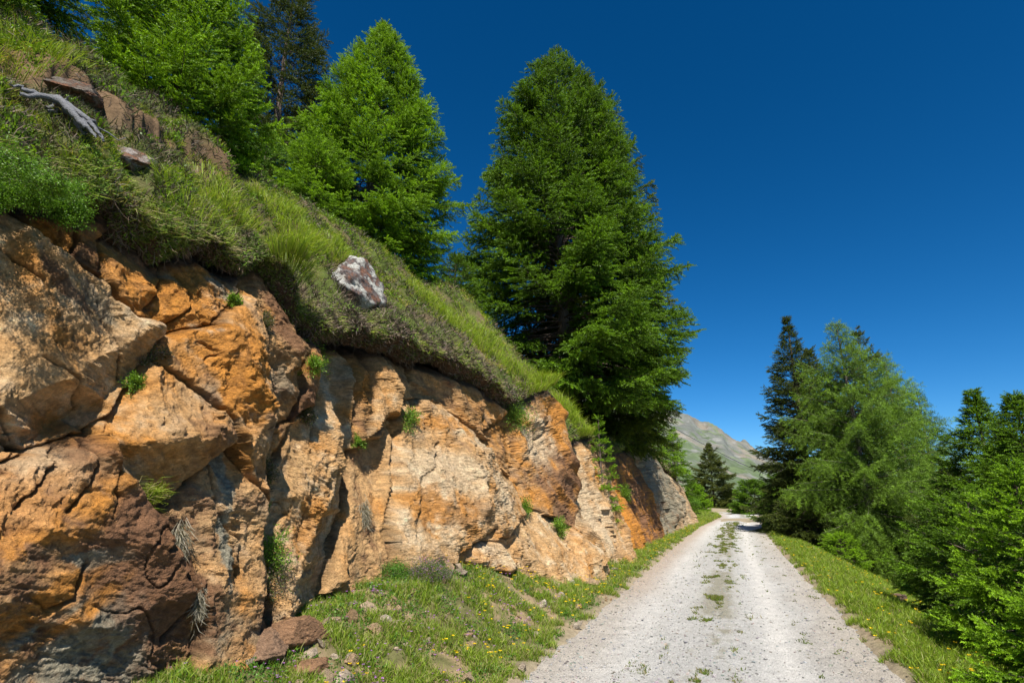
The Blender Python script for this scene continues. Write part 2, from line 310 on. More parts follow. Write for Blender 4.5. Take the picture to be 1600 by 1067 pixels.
# (outline on the face, [planes: (anchor x, anchor y, depth, d/dy, d/dz)], tone weights tan/orange/brown/grey/pale, label)
BL = [
 ([(-420,300),(-160,290),(0,305),(36,323),(86,374),(127,400),(165,430),(187,460),(215,495),(240,510),(244,527),(221,561),(195,613),(144,677),(96,692),(44,705),(0,680),(-160,640),(-420,640)],
  [(90,540,.12,.36,-.12),(168,560,.16,-.45,.75),(60,660,.12,.15,.55)], (1.0,.55,.10,.05,.4), 'broad tan block filling the upper left of the face'),
 ([(-420,650),(0,640),(44,705),(0,727),(-420,760)], [(10,700,.02,.2,-.1)], (.8,.6,.3,0,.1), None),
 ([(36,315),(95,318),(135,330),(150,365),(130,400),(127,400),(86,374)], [(100,350,-.12,.1,.1)], (.4,.5,.6,.1,0), 'wedge darkened by painted shade under the hanging shrub'),  # heavy brown tone paints the shade below the shrub
 ([(135,325),(180,330),(180,380),(172,430),(165,430),(130,400),(150,365)], [(155,380,-.16,.15,.1)], (.4,.5,.6,.1,0), None),  # brown tone carries the same painted shade
 ([(178,370),(215,375),(262,400),(272,425),(234,501),(215,495),(187,460),(170,430)], [(210,430,-.02,.25,-.1),(245,450,.0,-.6,-.1)], (.5,.9,.3,0,.1), 'orange block with a chipped right edge'),
 ([(236,497),(245,470),(262,445),(285,422),(315,408),(345,430),(377,462),(337,490),(319,509),(281,514),(259,523)], [(290,470,.12,.3,-.15),(350,470,.14,-.2,-.2),(290,505,.10,.1,.6)], (.4,1.0,.15,.2,.35), 'bright orange oval block wedged under the turf'),
 ([(259,523),(281,514),(319,509),(337,490),(377,464),(404,470),(405,531),(401,600),(408,700),(416,790),(370,740),(352,700),(333,657),(306,617),(285,595),(247,576),(244,540)],
  [(320,560,.20,.28,-.05),(384,600,.26,-1.0,.05),(350,690,.2,-.1,.1)], (.7,.8,.3,0,.25), 'ochre block whose right side drops into shade'),
 ([(144,677),(195,613),(221,585),(247,576),(285,595),(306,617),(333,657),(348,690),(320,705),(285,750),(250,797),(206,762),(162,714)],
  [(250,640,.26,.25,-.35),(230,715,.22,.05,.75)], (.9,.6,.25,0,.3), 'tan triangular block with a shaded hollow below'),
 ([(-420,770),(0,727),(44,708),(96,694),(127,681),(149,688),(158,714),(201,762),(241,819),(271,880),(298,981),(290,1030),(265,1100),(200,1250),(-420,1250)],
  [(60,760,.42,.65,-.55),(190,830,.46,-.12,-.28),(270,1000,.44,-.7,.2),(60,900,.42,-.05,.35)], (.6,.45,.7,.2,.1), 'huge dark rust brown block at the lower left'),
 ([(250,797),(285,750),(320,705),(348,695),(380,740),(416,790),(417,860),(412,910),(390,960),(368,1000),(350,1075),(330,1250),(200,1250),(265,1100),(290,1030),(298,981),(271,880),(241,819)],
  [(310,850,.22,.2,-.1),(395,860,.28,-1.1,.1)], (.8,.6,.4,.35,.2), 'knobbly lower block with a grey vertical streak'),
 ([(404,470),(404,440),(411,412),(442,440),(462,480),(480,512),(486,550),(478,569),(474,655),(447,669),(411,663),(404,600),(405,531)],
  [(440,540,.0,.1,-.1),(430,620,.02,.0,.32)], (.7,.45,.5,.15,.1), 'tall reddish brown slab left of the fern cleft'),
 ([(478,569),(486,550),(494,552),(508,589),(503,640),(482,658),(474,655)], [(492,610,.0,-.1,.1)], (.5,.4,.8,0,0), None),
 ([(411,663),(447,669),(482,658),(466,690),(452,722),(430,760),(416,800),(408,740)], [(440,700,-.12,.1,-.2)], (.7,.8,.3,.1,0), None),
 ([(530,537),(549,529),(589,561),(582,600),(590,650),(597,700),(590,750),(576,814),(554,872),(543,923),(529,958),(485,955),(452,905),(418,862),(416,800),(430,760),(452,722),(466,690),(482,658),(503,640),(508,589)],
  [(520,800,.02,.25,-.30),(540,620,-.05,.2,-.15),(558,720,-.06,-.55,.42),(552,800,.06,-1.4,-.1)], (1.0,.5,.15,.05,.5), 'tall pale tan pillar with a shaded overhung flank'),
 ([(589,561),(605,556),(605,650),(597,700),(590,650),(582,600)], [(596,620,-.2,-.15,.02)], (.6,.4,.5,0,0), None),
 ([(605,556),(624,562),(637,620),(637,652),(600,690),(597,700),(605,650)], [(618,610,-.10,.3,-.05)], (.9,.7,.15,0,.3), 'slim sunlit column beside the shaded slab'),
 ([(624,562),(668,570),(666,620),(652,628),(641,652),(637,652),(637,620)], [(650,600,-.16,-.2,.15)], (.8,.4,.4,0,.1), None),
 ([(597,700),(600,690),(637,652),(641,684),(635,756),(626,829),(625,850),(597,870),(570,905),(545,930),(554,872),(576,814),(590,750)],
  [(610,760,-.16,.2,-.1),(580,850,-.2,0,-.35)], (.9,.3,.3,.2,.1), 'narrow recessed rib between two pillars'),
 ([(652,625),(699,629),(715,645),(744,678),(775,709),(783,732),(808,745),(817,775),(812,800),(795,822),(780,840),(750,825),(703,867),(637,852),(626,829),(635,756),(641,684)],
  [(700,760,.22,.28,-.22),(780,770,.28,-.25,-.15),(690,840,.25,.1,.15)], (1.0,.5,.3,0,.55), 'large tan block with a long slanting top'),
 ([(703,867),(750,825),(757,847),(779,880),(761,897),(706,874)], [(735,860,.34,.2,-.4)], (.8,.6,.2,0,.5), None),
 ([(780,840),(795,822),(812,800),(818,870),(813,905),(788,925),(761,897),(779,880),(757,847)], [(795,860,.26,.15,-.25)], (.9,.3,.2,.15,.4), None),
 ([(700,940),(706,880),(721,885),(761,897),(788,925),(800,936),(779,950),(735,962)], [(735,925,.38,.25,-.35)], (.8,.6,.3,0,.4), 'squat weathered block at the foot of the face'),
 ([(668,568),(700,578),(740,605),(761,622),(765,680),(762,689),(744,678),(715,645),(699,629),(670,612),(666,620)], [(715,620,-.12,.18,.2)], (.8,.6,.4,0,.05), 'shaded slab below the heather overhang'),
 ([(761,622),(798,640),(802,652),(775,675),(762,689),(765,660)], [(780,660,-.10,.1,.15)], (.8,.5,.4,0,.1), None),
 ([(762,689),(775,675),(802,650),(812,690),(812,742),(808,745),(783,732),(775,709)], [(795,710,-.25,.1,.0)], (.8,.7,.4,0,.1), None),
 ([(802,650),(828,628),(842,606),(852,618),(862,645),(876,684),(889,719),(891,760),(887,833),(860,812),(828,796),(815,775),(810,742),(812,690)],
  [(845,690,.34,.30,-.12),(850,770,.34,.05,.30),(884,740,.38,-.7,0)], (.7,.9,.4,0,.3), 'tall ochre prow standing out in mid face'),
 ([(812,800),(828,796),(860,812),(887,835),(903,865),(915,895),(895,915),(870,912),(840,890),(815,870)], [(850,850,.42,.15,-.5)], (.9,.5,.1,.05,.5), 'low pale block under the ochre prow'),
 ([(889,719),(890,700),(914,681),(925,690),(940,714),(946,751),(958,815),(971,869),(940,870),(907,858),(901,842),(887,833),(891,760)],
  [(915,760,.30,.22,-.15),(950,790,.36,-.3,-.1)], (.9,.5,.25,.1,.45), 'cracked tan block beyond the prow'),
 ([(946,751),(958,764),(971,783),(987,831),(975,842),(965,840),(958,815)], [(965,800,.26,.12,-.2)], (.2,1.3,.3,0,0), 'small vivid orange slab'),
 ([(940,714),(949,706),(984,710),(1000,738),(1009,783),(1022,836),(987,831),(971,783),(958,764),(946,751)], [(980,760,.15,.08,-.1)], (.2,.6,1.1,0,0), 'dark red brown slab under the spruce'),
 ([(984,710),(990,700),(1000,720),(1016,738),(1025,777),(1044,820),(1022,836),(1009,783),(1000,738)], [(1015,780,.18,.06,-.1)], (.3,.1,.3,1.0,0), 'grey slab next to the red brown slab'),
 ([(987,697),(1009,692),(1022,713),(1030,738),(1057,775),(1062,800),(1044,820),(1025,777),(1016,738),(1000,720)], [(1025,740,.35,.04,-.1)], (.2,.1,.2,1.2,.1), 'grey lichened rib at the far end'),
 ([(1022,700),(1057,740),(1075,780),(1084,815),(1070,826),(1044,822),(1062,800),(1057,775),(1030,738)], [(1060,780,.30,.03,-.2)], (.8,.2,.3,.5,.5), None),
]
NZ = 560
az = np.linspace(math.atan2(3.4, -3.0), math.atan2(3.4, CEND + 1.5), 1250)
ycol = 3.4 / np.tan(az)
VV = np.linspace(0, 1, NZ)
ztc = ztop(ycol) + .35 * smooth(CEND + 1, CEND - 6, ycol)
YY = np.repeat(ycol[:, None], NZ, 1); ZZ = -.35 + (ztc[:, None] + .35) * VV[None, :]
# warped coordinates give the joints a natural line
wy = YY + .05 * fbm(YY * 2.2, ZZ * 2.2, 4, 71) + .006 * fbm(YY * 14, ZZ * 14, 3, 73)
wz = ZZ + .06 * fbm(YY * 2.0 + 9, ZZ * 2.0, 4, 75) + .006 * fbm(YY * 14, ZZ * 14 + 4, 3, 77)
def sdpoly(P, y, z):
    n = len(P); ins = np.zeros(y.shape, bool); d = np.full(y.shape, 1e9)
    for i in range(n):
        y0, z0 = P[i]; y1, z1 = P[(i + 1) % n]; ey, ez = y1 - y0, z1 - z0
        t = np.clip(((y - y0) * ey + (z - z0) * ez) / (ey * ey + ez * ez + 1e-9), 0, 1)
        d = np.minimum(d, np.hypot(y - y0 - t * ey, z - z0 - t * ez))
        c = ((z0 > z) != (z1 > z)) & (y < (y1 - y0) * (z - z0) / (z1 - z0 + 1e-12) + y0)
        ins ^= c
    return np.where(ins, d, -d)
best = np.full(YY.shape, -1e3); sec = np.full(YY.shape, -1e3); lab = np.zeros(YY.shape, int); dep2 = np.zeros(YY.shape)
depth = np.zeros(YY.shape); tones = np.zeros(YY.shape + (5,))
for k, (poly, planes, tone, lb) in enumerate(BL):
    P = np.array([wallpt(*p) for p in poly])
    y0, y1 = P[:, 0].min() - 1.2, P[:, 0].max() + 1.2
    ia = np.searchsorted(ycol, y0); ib = np.searchsorted(ycol, y1)
    if ib <= ia: continue
    sl_ = slice(ia, ib); a_, b_ = wy[sl_], wz[sl_]
    s = sdpoly(P, a_, b_)
    d = np.full(a_.shape, 9.0)
    for (px, py, dd, gy, gzz) in planes:
        py_, pz_ = wallpt(px, py); d = np.minimum(d, dd + gy * np.clip(a_ - py_, -2.2, 2.2) + gzz * (b_ - pz_))
    d = np.clip(d, -.6, .75)
    m = s > best[sl_]; m2 = (~m) & (s > sec[sl_])
    dep2[sl_] = np.where(m, depth[sl_], np.where(m2, d, dep2[sl_]))
    sec[sl_] = np.where(m, best[sl_], np.maximum(sec[sl_], s)); best[sl_] = np.where(m, s, best[sl_])
    lab[sl_] = np.where(m, k, lab[sl_]); depth[sl_] = np.where(m, d, depth[sl_])
    tones[sl_] = np.where(m[..., None], np.array(tone), tones[sl_])
gap = np.clip((best - sec) / 2, 0, 1)              # distance to the nearest joint
jag = np.clip(.03 + .008 * YY + .4 * np.clip(np.abs(depth - dep2), 0, .5) * .35, 0, .25)
bl_ = .5 + .5 * smooth(0, 1, gap / jag); depth = depth * bl_ + dep2 * (1 - bl_) * (sec > -900) + depth * (1 - bl_) * (sec <= -900)
rs = np.random.default_rng(3).uniform(-40, 40, (len(BL), 2)); ang = np.random.default_rng(5).normal(-.75, .35, len(BL))
dcl = np.clip(depth, -.6, .75)
oy = YY + rs[lab, 0] + 1.0 * dcl; oz = ZZ + rs[lab, 1] + .35 * dcl; ca, sa = np.cos(ang[lab]), np.sin(ang[lab])
ra = (ca * oy + sa * oz); rb = (-sa * oy + ca * oz)
wv = .30 * fbm(ra * 1.6, rb * 1.6, 5, 81, .6)
f1, e1 = facets((ra + wv) * 1.3, (rb + wv) * 2.4, 1, 1.6)
f2, e2 = facets((ra + wv) * 3.6, (rb - wv) * 7.0, 2, 1.8)
f3, e3 = facets((ra + .3 * wv) * 11, rb * 20, 3, 1.8)
gst = np.abs(np.gradient(depth, axis=0) / np.gradient(ycol)[:, None]); calm = 1 - .85 * smooth(.5, 1.8, gst)
rough = .35 + .65 * smooth(-.25, .3, fbm(YY * 1.4, ZZ * 1.4, 3, 85))
depth = depth * .85 + .30 * (f1 - .2) + .06 * rough * (f2 - .2) * calm + .035 * rough * (f3 - .2) * calm + .02 * fbm(oy * 2.6, oz * 2.6, 4, 87) + .013 * fbm(ra * 24, rb * 60, 3, 89, .65)
rid = 1 - 2.2 * np.abs(fbm(ra * 3.2 + wv, rb * 7.5, 4, 94, .6)); rid2 = 1 - 2.2 * np.abs(fbm(ra * 11, rb * 24 + wv, 3, 96, .6))
mod = smooth(-.15, .35, fbm(oy * 1.1 + 7, oz * 1.1, 3, 98))
depth = depth + calm * (.024 * (rid - .6) * (.2 + 1.3 * mod) + .014 * (rid2 - .6) * (.4 + mod))
# long joints traced within the blocks
jd = np.full(YY.shape, 9.0)
for pl_ in [[(0,640),(22,668),(44,705)],[(405,531),(398,600),(404,660),(400,720)],[(761,622),(764,660),(762,692)],[(715,645),(725,670),(741,698)],[(668,575),(667,620),(640,690),(626,829)],[(630,572),(648,612),(655,640)],
            [(96,694),(60,722),(0,790)],[(0,925),(30,948),(75,930),(100,885)],[(127,681),(118,730),(60,800)],[(297,905),(275,960),(240,1000)],[(285,595),(310,640),(345,690)],[(320,705),(318,760),(322,800),(360,850),(352,900)],
            [(478,569),(474,655)],[(455,475),(470,520),(472,560)],[(540,735),(548,800),(540,880)],[(597,700),(590,760),(560,860)],[(775,709),(800,760),(812,800)],[(690,690),(660,760),(650,840)],[(889,719),(905,760),(900,800),(915,860)],
            [(845,620),(838,680),(812,742)],[(703,867),(735,845),(757,847)],[(925,690),(930,740),(945,790)],[(20,380),(70,440),(100,520)],[(150,470),(175,530),(190,590)],[(290,430),(300,470),(262,520)],[(60,560),(110,590),(140,640)],[(515,560),(520,640),(505,700)],[(500,760),(480,840),(495,900)]]:
    Q = np.array([wallpt(*q) for q in pl_])
    for i in range(len(Q) - 1):
        y0, z0 = Q[i]; ey, ez = Q[i + 1] - Q[i]; ia = np.searchsorted(ycol, min(y0, y0 + ey) - .4); ib = np.searchsorted(ycol, max(y0, y0 + ey) + .4); q = slice(ia, ib)
        t = np.clip(((wy[q] - y0) * ey + (wz[q] - z0) * ez) / (ey * ey + ez * ez + 1e-9), 0, 1)
        jd[q] = np.minimum(jd[q], np.hypot(wy[q] - y0 - t * ey, wz[q] - z0 - t * ez))
jw = .55 + .6 * fbm(oy * 1.7, oz * 1.7, 2, 99); jg = np.exp(-(jd / (.007 + .0006 * YY)) ** 1.4) * np.clip(jw * 1.6, 0, 1)
depth = depth - .06 * jg - .015 * np.exp(-jd / .04)
# thin inner cracks
crk = np.abs(fbm(ra * 1.1, rb * .8, 4, 91)); cm = smooth(.014, .0, crk) * smooth(.05, .3, fbm(YY * .9, ZZ * .9, 2, 93))
depth = depth - .05 * cm
depth = depth - .07 * np.exp(-(gap / .009) ** 1.3) - .022 * np.exp(-gap / .035)
# the face leans back into the turf at its very top
topd = ztop(YY) - ZZ
depth = depth - .55 * smooth(.05, -.4, topd) - .10 * smooth(.35, 0, topd)
depth = depth - 1.2 * smooth(CEND - 3, CEND + 1.5, YY)
XX = wallx(YY, ZZ) + depth
def wall_surface(y, z):
    """x of the rock surface at (y, z)"""
    y = np.asarray(y, float); z = np.asarray(z, float); i = np.clip(np.searchsorted(ycol, y), 0, len(ycol) - 1); zz = (z + .35) / (ztc[i] + .35)
    j = np.clip((zz * (NZ - 1)).astype(int), 0, NZ - 1); return XX[i, j]
# ---- colour of the stone, with some light and shade painted in
n1 = fbm(ra * 1.2, rb * 2.6, 5, 101, .6); n2 = fbm(YY * 6, ZZ * 6, 5, 103, .6); n3 = fbm(YY * .8, ZZ * .8, 3, 105); n4 = fbm(ra * 9, rb * 26, 4, 107, .6)
n5 = fbm(YY * 2.2 + 3, ZZ * 2.2, 5, 109, .6)
PAL = dict(tan=(.60, .36, .155), orange=(.58, .235, .036), brown=(.215, .105, .05), grey=(.30, .27, .19), pale=(.68, .53, .34))
PC = np.array([PAL[k] for k in ('tan', 'orange', 'brown', 'grey', 'pale')])
wts = np.stack([tones[..., 0] * np.exp(0.6 * n3), tones[..., 1] * .8 * np.exp(2.8 * n1 + 1.7 * n5), tones[..., 2] * np.exp(-3.2 * n1 + 2.4 * n2),
                tones[..., 3] * np.exp(3.0 * n5 - 1.0 * n2), tones[..., 4] * np.exp(2.4 * n2 - 2.0 * n5)], -1)
# stains, and painted light and shade, traced from the photograph: (x, y, radius m, which, amount)
def stain_and_shade(px, py, rad, k, amt, sy=1.0, sz=1.0, rot=0.0):
    y0, z0 = wallpt(px, py); dy = (YY - y0); dz = (ZZ - z0)
    a_ = math.cos(rot) * dy + math.sin(rot) * dz; b_ = -math.sin(rot) * dy + math.cos(rot) * dz
    d = np.hypot(a_ / sy, b_ / sz) / rad + .9 * n2 + .5 * n5
    wts[..., k] += amt * smooth(1.15, .55, d)
for st in [(50,745,.42,1,1.6,1.5,.7,.7),(40,760,.30,4,1.6,1.5,.7,.6),(15,700,.2,4,1),(120,985,.28,3,3,1.2,.8),(170,1040,.24,3,3),(60,1030,.2,3,2),(105,870,.10,3,5,2,.6),(120,720,.16,2,2),
           (190,880,.4,2,3),(240,960,.35,2,3),(180,820,.22,2,2.0),(60,920,.2,1,2,2,.5,.5),(90,960,.16,1,4,2,.4,.6),(30,800,.3,1,1.5,1.5,.7),(330,860,.10,3,8,.6,2.6),(335,740,.12,3,6,.6,1.8),(90,430,.12,2,2.0,2.2,.6,-.8),(150,470,.10,3,1.2,2.4,.5,-.9),
           (280,480,.25,1,3),(345,450,.15,3,3),(330,560,.25,1,2),(355,620,.22,1,2.5),(300,690,.2,2,.9),(440,500,.25,2,2,.6,1.6),(445,600,.2,3,1),(430,610,.1,2,2),
           (545,560,.25,4,1.5),(560,620,.25,4,2),(500,820,.3,1,1.0),(480,720,.2,0,2),(690,660,.3,1,1.2,2,.4),(690,740,.45,4,1.2,1.8,.7),(665,790,.3,1,1.6),(700,800,.4,2,.8,2,.6),(760,760,.4,4,1.2),
           (870,730,.7,2,1.6,1,.8),(860,770,.8,2,1.8),(835,690,.6,4,1.4),(850,650,.4,1,2),(920,710,.7,2,.5),(915,800,.8,4,1.2),(965,800,.6,1,4),(745,920,.3,1,1),(1045,760,3,4,.8)]:  # brown and pale patches on the ochre prow paint its shaded and lit sides
    stain_and_shade(*st)
wts = wts ** 2.2; C = (wts[..., None] * PC).sum(-2) / wts.sum(-1)[..., None]
n6 = fbm(ra * 26, rb * 75, 3, 115, .7)
C = C * ((1 + .36 * n4 + .20 * n2 + .34 * n6) * (.80 + .26 * rid) * (.88 + .14 * rid2) * (1 - .45 * cm) * (1 - .6 * jg))[..., None]
# darker along joints, grey lichen and earth near the turf
C = C * (1 - .4 * np.exp(-gap / .012))[..., None]
soil = smooth(.10, -.03, topd + .08 * n2)[..., None]; C = lerp(C, np.array([.09, .06, .04]), soil)
C = np.clip(C * 1.17, .01, .82)
cliff = empty('rock_face', (float(xb(6)), 6.0, .3), 'ochre and rust coloured rock face cut along the left of the track', 'rock face')
idx = np.arange(YY.size).reshape(YY.shape)
qf = gridfaces(len(ycol), NZ)
ql = lab.ravel()[qf[:, 0]]
V_all = np.stack([XX, YY, ZZ], -1).reshape(-1, 3); C_all = C.reshape(-1, 3)
base_loc = np.array(cliff.location)
for k, (poly, planes, tone, lb) in enumerate(BL):
    f = qf[ql == k]
    if len(f) < 30: continue
    uq, inv = np.unique(f.ravel(), return_inverse=True)
    o = build('rock_block', V_all[uq] - base_loc, [inv.reshape(-1, 4)], ROCK, parent=cliff, colr=C_all[uq], smooth_=True)
    if lb: o['label'] = lb

# ================================================================ HILLSIDE above the face
def overhang(y): return np.clip(.0 + .10 * smooth(5.0, 6.5, y) * smooth(13, 9, y) + .13 * pnoise(y * 2.3, y * 0 + .5, 3) + .07 * pnoise(y * 6.0, y * 0 + 1.5, 4) + .04 * pnoise(y * 14, y * 0 + 1.5, 14), -.16, .26)
def hill_amp(y): return 1 - .72 * smooth(13, 23, y)
def hill(y, s):
    """s < 0: earthy underside of the turf lip, s >= 0: the slope"""
    zt = ztop(y) + .10 + .06 * pnoise(y * 1.7, y * 0 + 6.5, 16); xe = wallx(y, zt) + .05; ov = overhang(y)
    a = hill_amp(y)
    rise = np.where(s < 2.3, 1.24 * s - .03 * s * s, 1.24 * 2.3 - .16 + .42 * (s - 2.3)) * a + .05 * np.minimum(s, .4)
    rise = rise - .3 * np.maximum(s - 8, 0) * .6
    lump = .26 * fbm(y * 1.0, s * 1.0, 4, 111) + .11 * fbm(y * 3.6, s * 3.6, 3, 113)
    led = (.30 * (smooth(1.15, 1.28, s + .25 * pnoise(y * .9, y * 0, 8)) - smooth(.9, 2.1, s))) * smooth(5.2, 4.0, y)
    up = smooth(-.02, .35, s)
    zz = zt + .10 + rise + lump * up + led
    x = xe + ov - s * 1.0 + .08 * fbm(y * 3, s * 3 + 7, 3, 117) * up
    # underside
    t = np.clip(-s / .5, 0, 1); sb = s < 0
    drop = .12 + .10 * pnoise(y * 2.6, y * 0 + 2.5, 5) + .07 * pnoise(y * 8, y * 0 + 2.5, 15) + .03 * pnoise(y * 19, y * 0 + 2.5, 25)
    x = np.where(sb, xe + ov * (1 - t) ** .8 - .35 * t - .03 * np.sin(t * 3.1) + .05 * pnoise(y * 9, t * 4, 6), x)
    zz = np.where(sb, zt + .10 - drop * np.sin(np.clip(t, 0, 1) * 1.9) + .03 * pnoise(y * 11, t * 5, 7), zz)
    end = smooth(CEND - 6, CEND + 3, y)
    zz = zz - end * (zt + .8 + rise * .6)
    return x, zz
ys = np.concatenate([np.linspace(-4, 1, 60), ycol[(ycol > 1)][::2], np.linspace(CEND + 1.6, CEND + 5, 12)]); ys = np.unique(ys)
ss = np.concatenate([np.linspace(-.5, 0, 26)[:-1], np.linspace(0, 2.8, 110), np.linspace(2.85, 14, 40)])
Yh, Sh = np.meshgrid(ys, ss, indexing='ij'); Xh, Zh = hill(Yh, Sh)
n1 = fbm(Yh * 1.3, Sh * 1.3, 4, 121); n2 = fbm(Yh * 6, Sh * 6, 4, 123)
c = lerp(np.array([.075, .095, .022]), np.array([.13, .095, .055]), smooth(-.1, .3, n1 + .5 * n2)[..., None])
c = lerp(c, np.array([.085, .055, .035]) * (1 + .5 * n2[..., None]), smooth(.12, -.02, Sh)[..., None])
c = lerp(c, np.array([.14, .09, .05]) * (1 + .5 * n2[..., None]), (smooth(.95, 1.1, Sh) * smooth(1.5, 1.3, Sh) * smooth(5.2, 4.2, Yh))[..., None])
tag(build('hillside', np.stack([Xh, Yh, Zh], -1).reshape(-1, 3), [gridfaces(len(ys), len(ss))], GROUND, colr=c.reshape(-1, 3), smooth_=True), kind='structure')
#VEG
def hill_z(x, y):
    """height of the slope at (x, y)"""
    x = np.atleast_1d(np.asarray(x, float)); y = np.atleast_1d(np.asarray(y, float))
    xe = wallx(y, ztop(y)) + .06; s = np.maximum(xe + overhang(y) - x, 0)
    for _ in range(3):
        hx, hz = hill(y, s); s = np.maximum(s + (hx - x), 0)
    return hill(y, s)[1]
def hillpt(px, py):
    d = ray(px, py); d = d / math.hypot(d[0], d[1]); t = np.linspace(3.5, 30, 4000); P = CAM + t[:, None] * d
    f = P[:, 2] - hill_z(P[:, 0], P[:, 1]); xe = wallx(P[:, 1], ztop(P[:, 1])) + .2
    ok = (f < 0) & (P[:, 0] < xe)
    if not ok.any(): print('HILL MISS', px, py); return None
    return P[np.argmax(ok)]
def groundpt(px, py):
    d = ray(px, py); d = d / math.hypot(d[0], d[1]); t = np.linspace(2.5, 110, 12000); P = CAM + t[:, None] * d
    hit = P[:, 2] < ground_z(P[:, 0], P[:, 1]); hit |= (P[:, 1] < CEND - 1) & (P[:, 0] < wall_surface(P[:, 1], np.clip(P[:, 2], -.3, 2.5)) + .04)
    p = P[np.argmax(hit)].copy(); p[2] = float(ground_z(p[0], p[1])); return p
def land_z(x, y):
    return float(hill_z(x, y)[0]) if (x < float(wallx(y, ztop(y))) + .35 and y < CEND - 1) else float(ground_z(x, y))
def unit(v): return v / np.maximum(np.linalg.norm(v, axis=-1, keepdims=True), 1e-9)

# ---------------------------------------------------------------- trees
def needles(n, seed, spread=.9, ln=.34, wd=.075, fwd=.9):
    """a twig along +X, length 1, set with n flat needles"""
    r = np.random.default_rng(seed); V = []; 
    for i in range(n):
        t = (i + .3) / n; a = i * 2.4 + r.uniform(-.4, .4); up = np.array([0, math.cos(a), math.sin(a) * spread + .15])
        d = unit(np.array([fwd, 0, 0]) + up * 1.0) * ln * (1.15 - .35 * t) * r.uniform(.8, 1.2)
        side = unit(np.cross(d, r.normal(size=3))) * wd
        b = np.array([t * .95, 0, 0]); V += [b - side * .5, b + side * .5, b + d]
    V += [np.array([0, -.012, 0]), np.array([0, .012, 0]), np.array([1.02, 0, 0])]
    return np.array(V)
def instance_tris(tmpl, P, D, L, roll):
    """tmpl (3m,3) along X -> placed at P, axis D, scale L"""
    D = unit(D); up = np.where(np.abs(D[:, 2:3]) > .95, np.array([[1., 0, 0]]), np.array([[0, 0, 1.]]))
    Y_ = unit(np.cross(up, D)); Z_ = np.cross(D, Y_); c, s = np.cos(roll)[:, None], np.sin(roll)[:, None]
    Y2 = c * Y_ + s * Z_; Z2 = -s * Y_ + c * Z_
    M = np.stack([D, Y2, Z2], 1) * L[:, None, None]              # rows = axes
    return (np.einsum('mk,nkj->nmj', tmpl, M) + P[:, None, :])
def tube(pts, rad, n=6):
    pts = np.asarray(pts, float); rad = np.asarray(rad, float); T_ = unit(np.gradient(pts, axis=0))
    ref = np.array([0, 0, 1.]) if abs(T_[0, 2]) < .9 else np.array([1., 0, 0])
    A = unit(np.cross(T_, ref)); B = np.cross(T_, A); th = np.linspace(0, 2 * math.pi, n, endpoint=False)
    V = pts[:, None] + rad[:, None, None] * (np.cos(th)[None, :, None] * A[:, None] + np.sin(th)[None, :, None] * B[:, None])
    i = np.arange(len(pts) - 1)[:, None] * n; j = np.arange(n)[None]; k = (j + 1) % n
    F = np.stack([(i + j), (i + k), (i + n + k), (i + n + j)], -1).reshape(-1, 4)
    return V.reshape(-1, 3), F
def join(parts):
    V = []; F = []; o = 0
    for v, f in parts: V.append(v); F.append(f + o); o += len(v)
    return np.concatenate(V), np.concatenate(F)
SPR = [needles(16, s, .9, .29, .125) for s in range(3)]
LAR = [needles(11, s + 5, 1.0, .42, .075, .25) for s in range(3)]
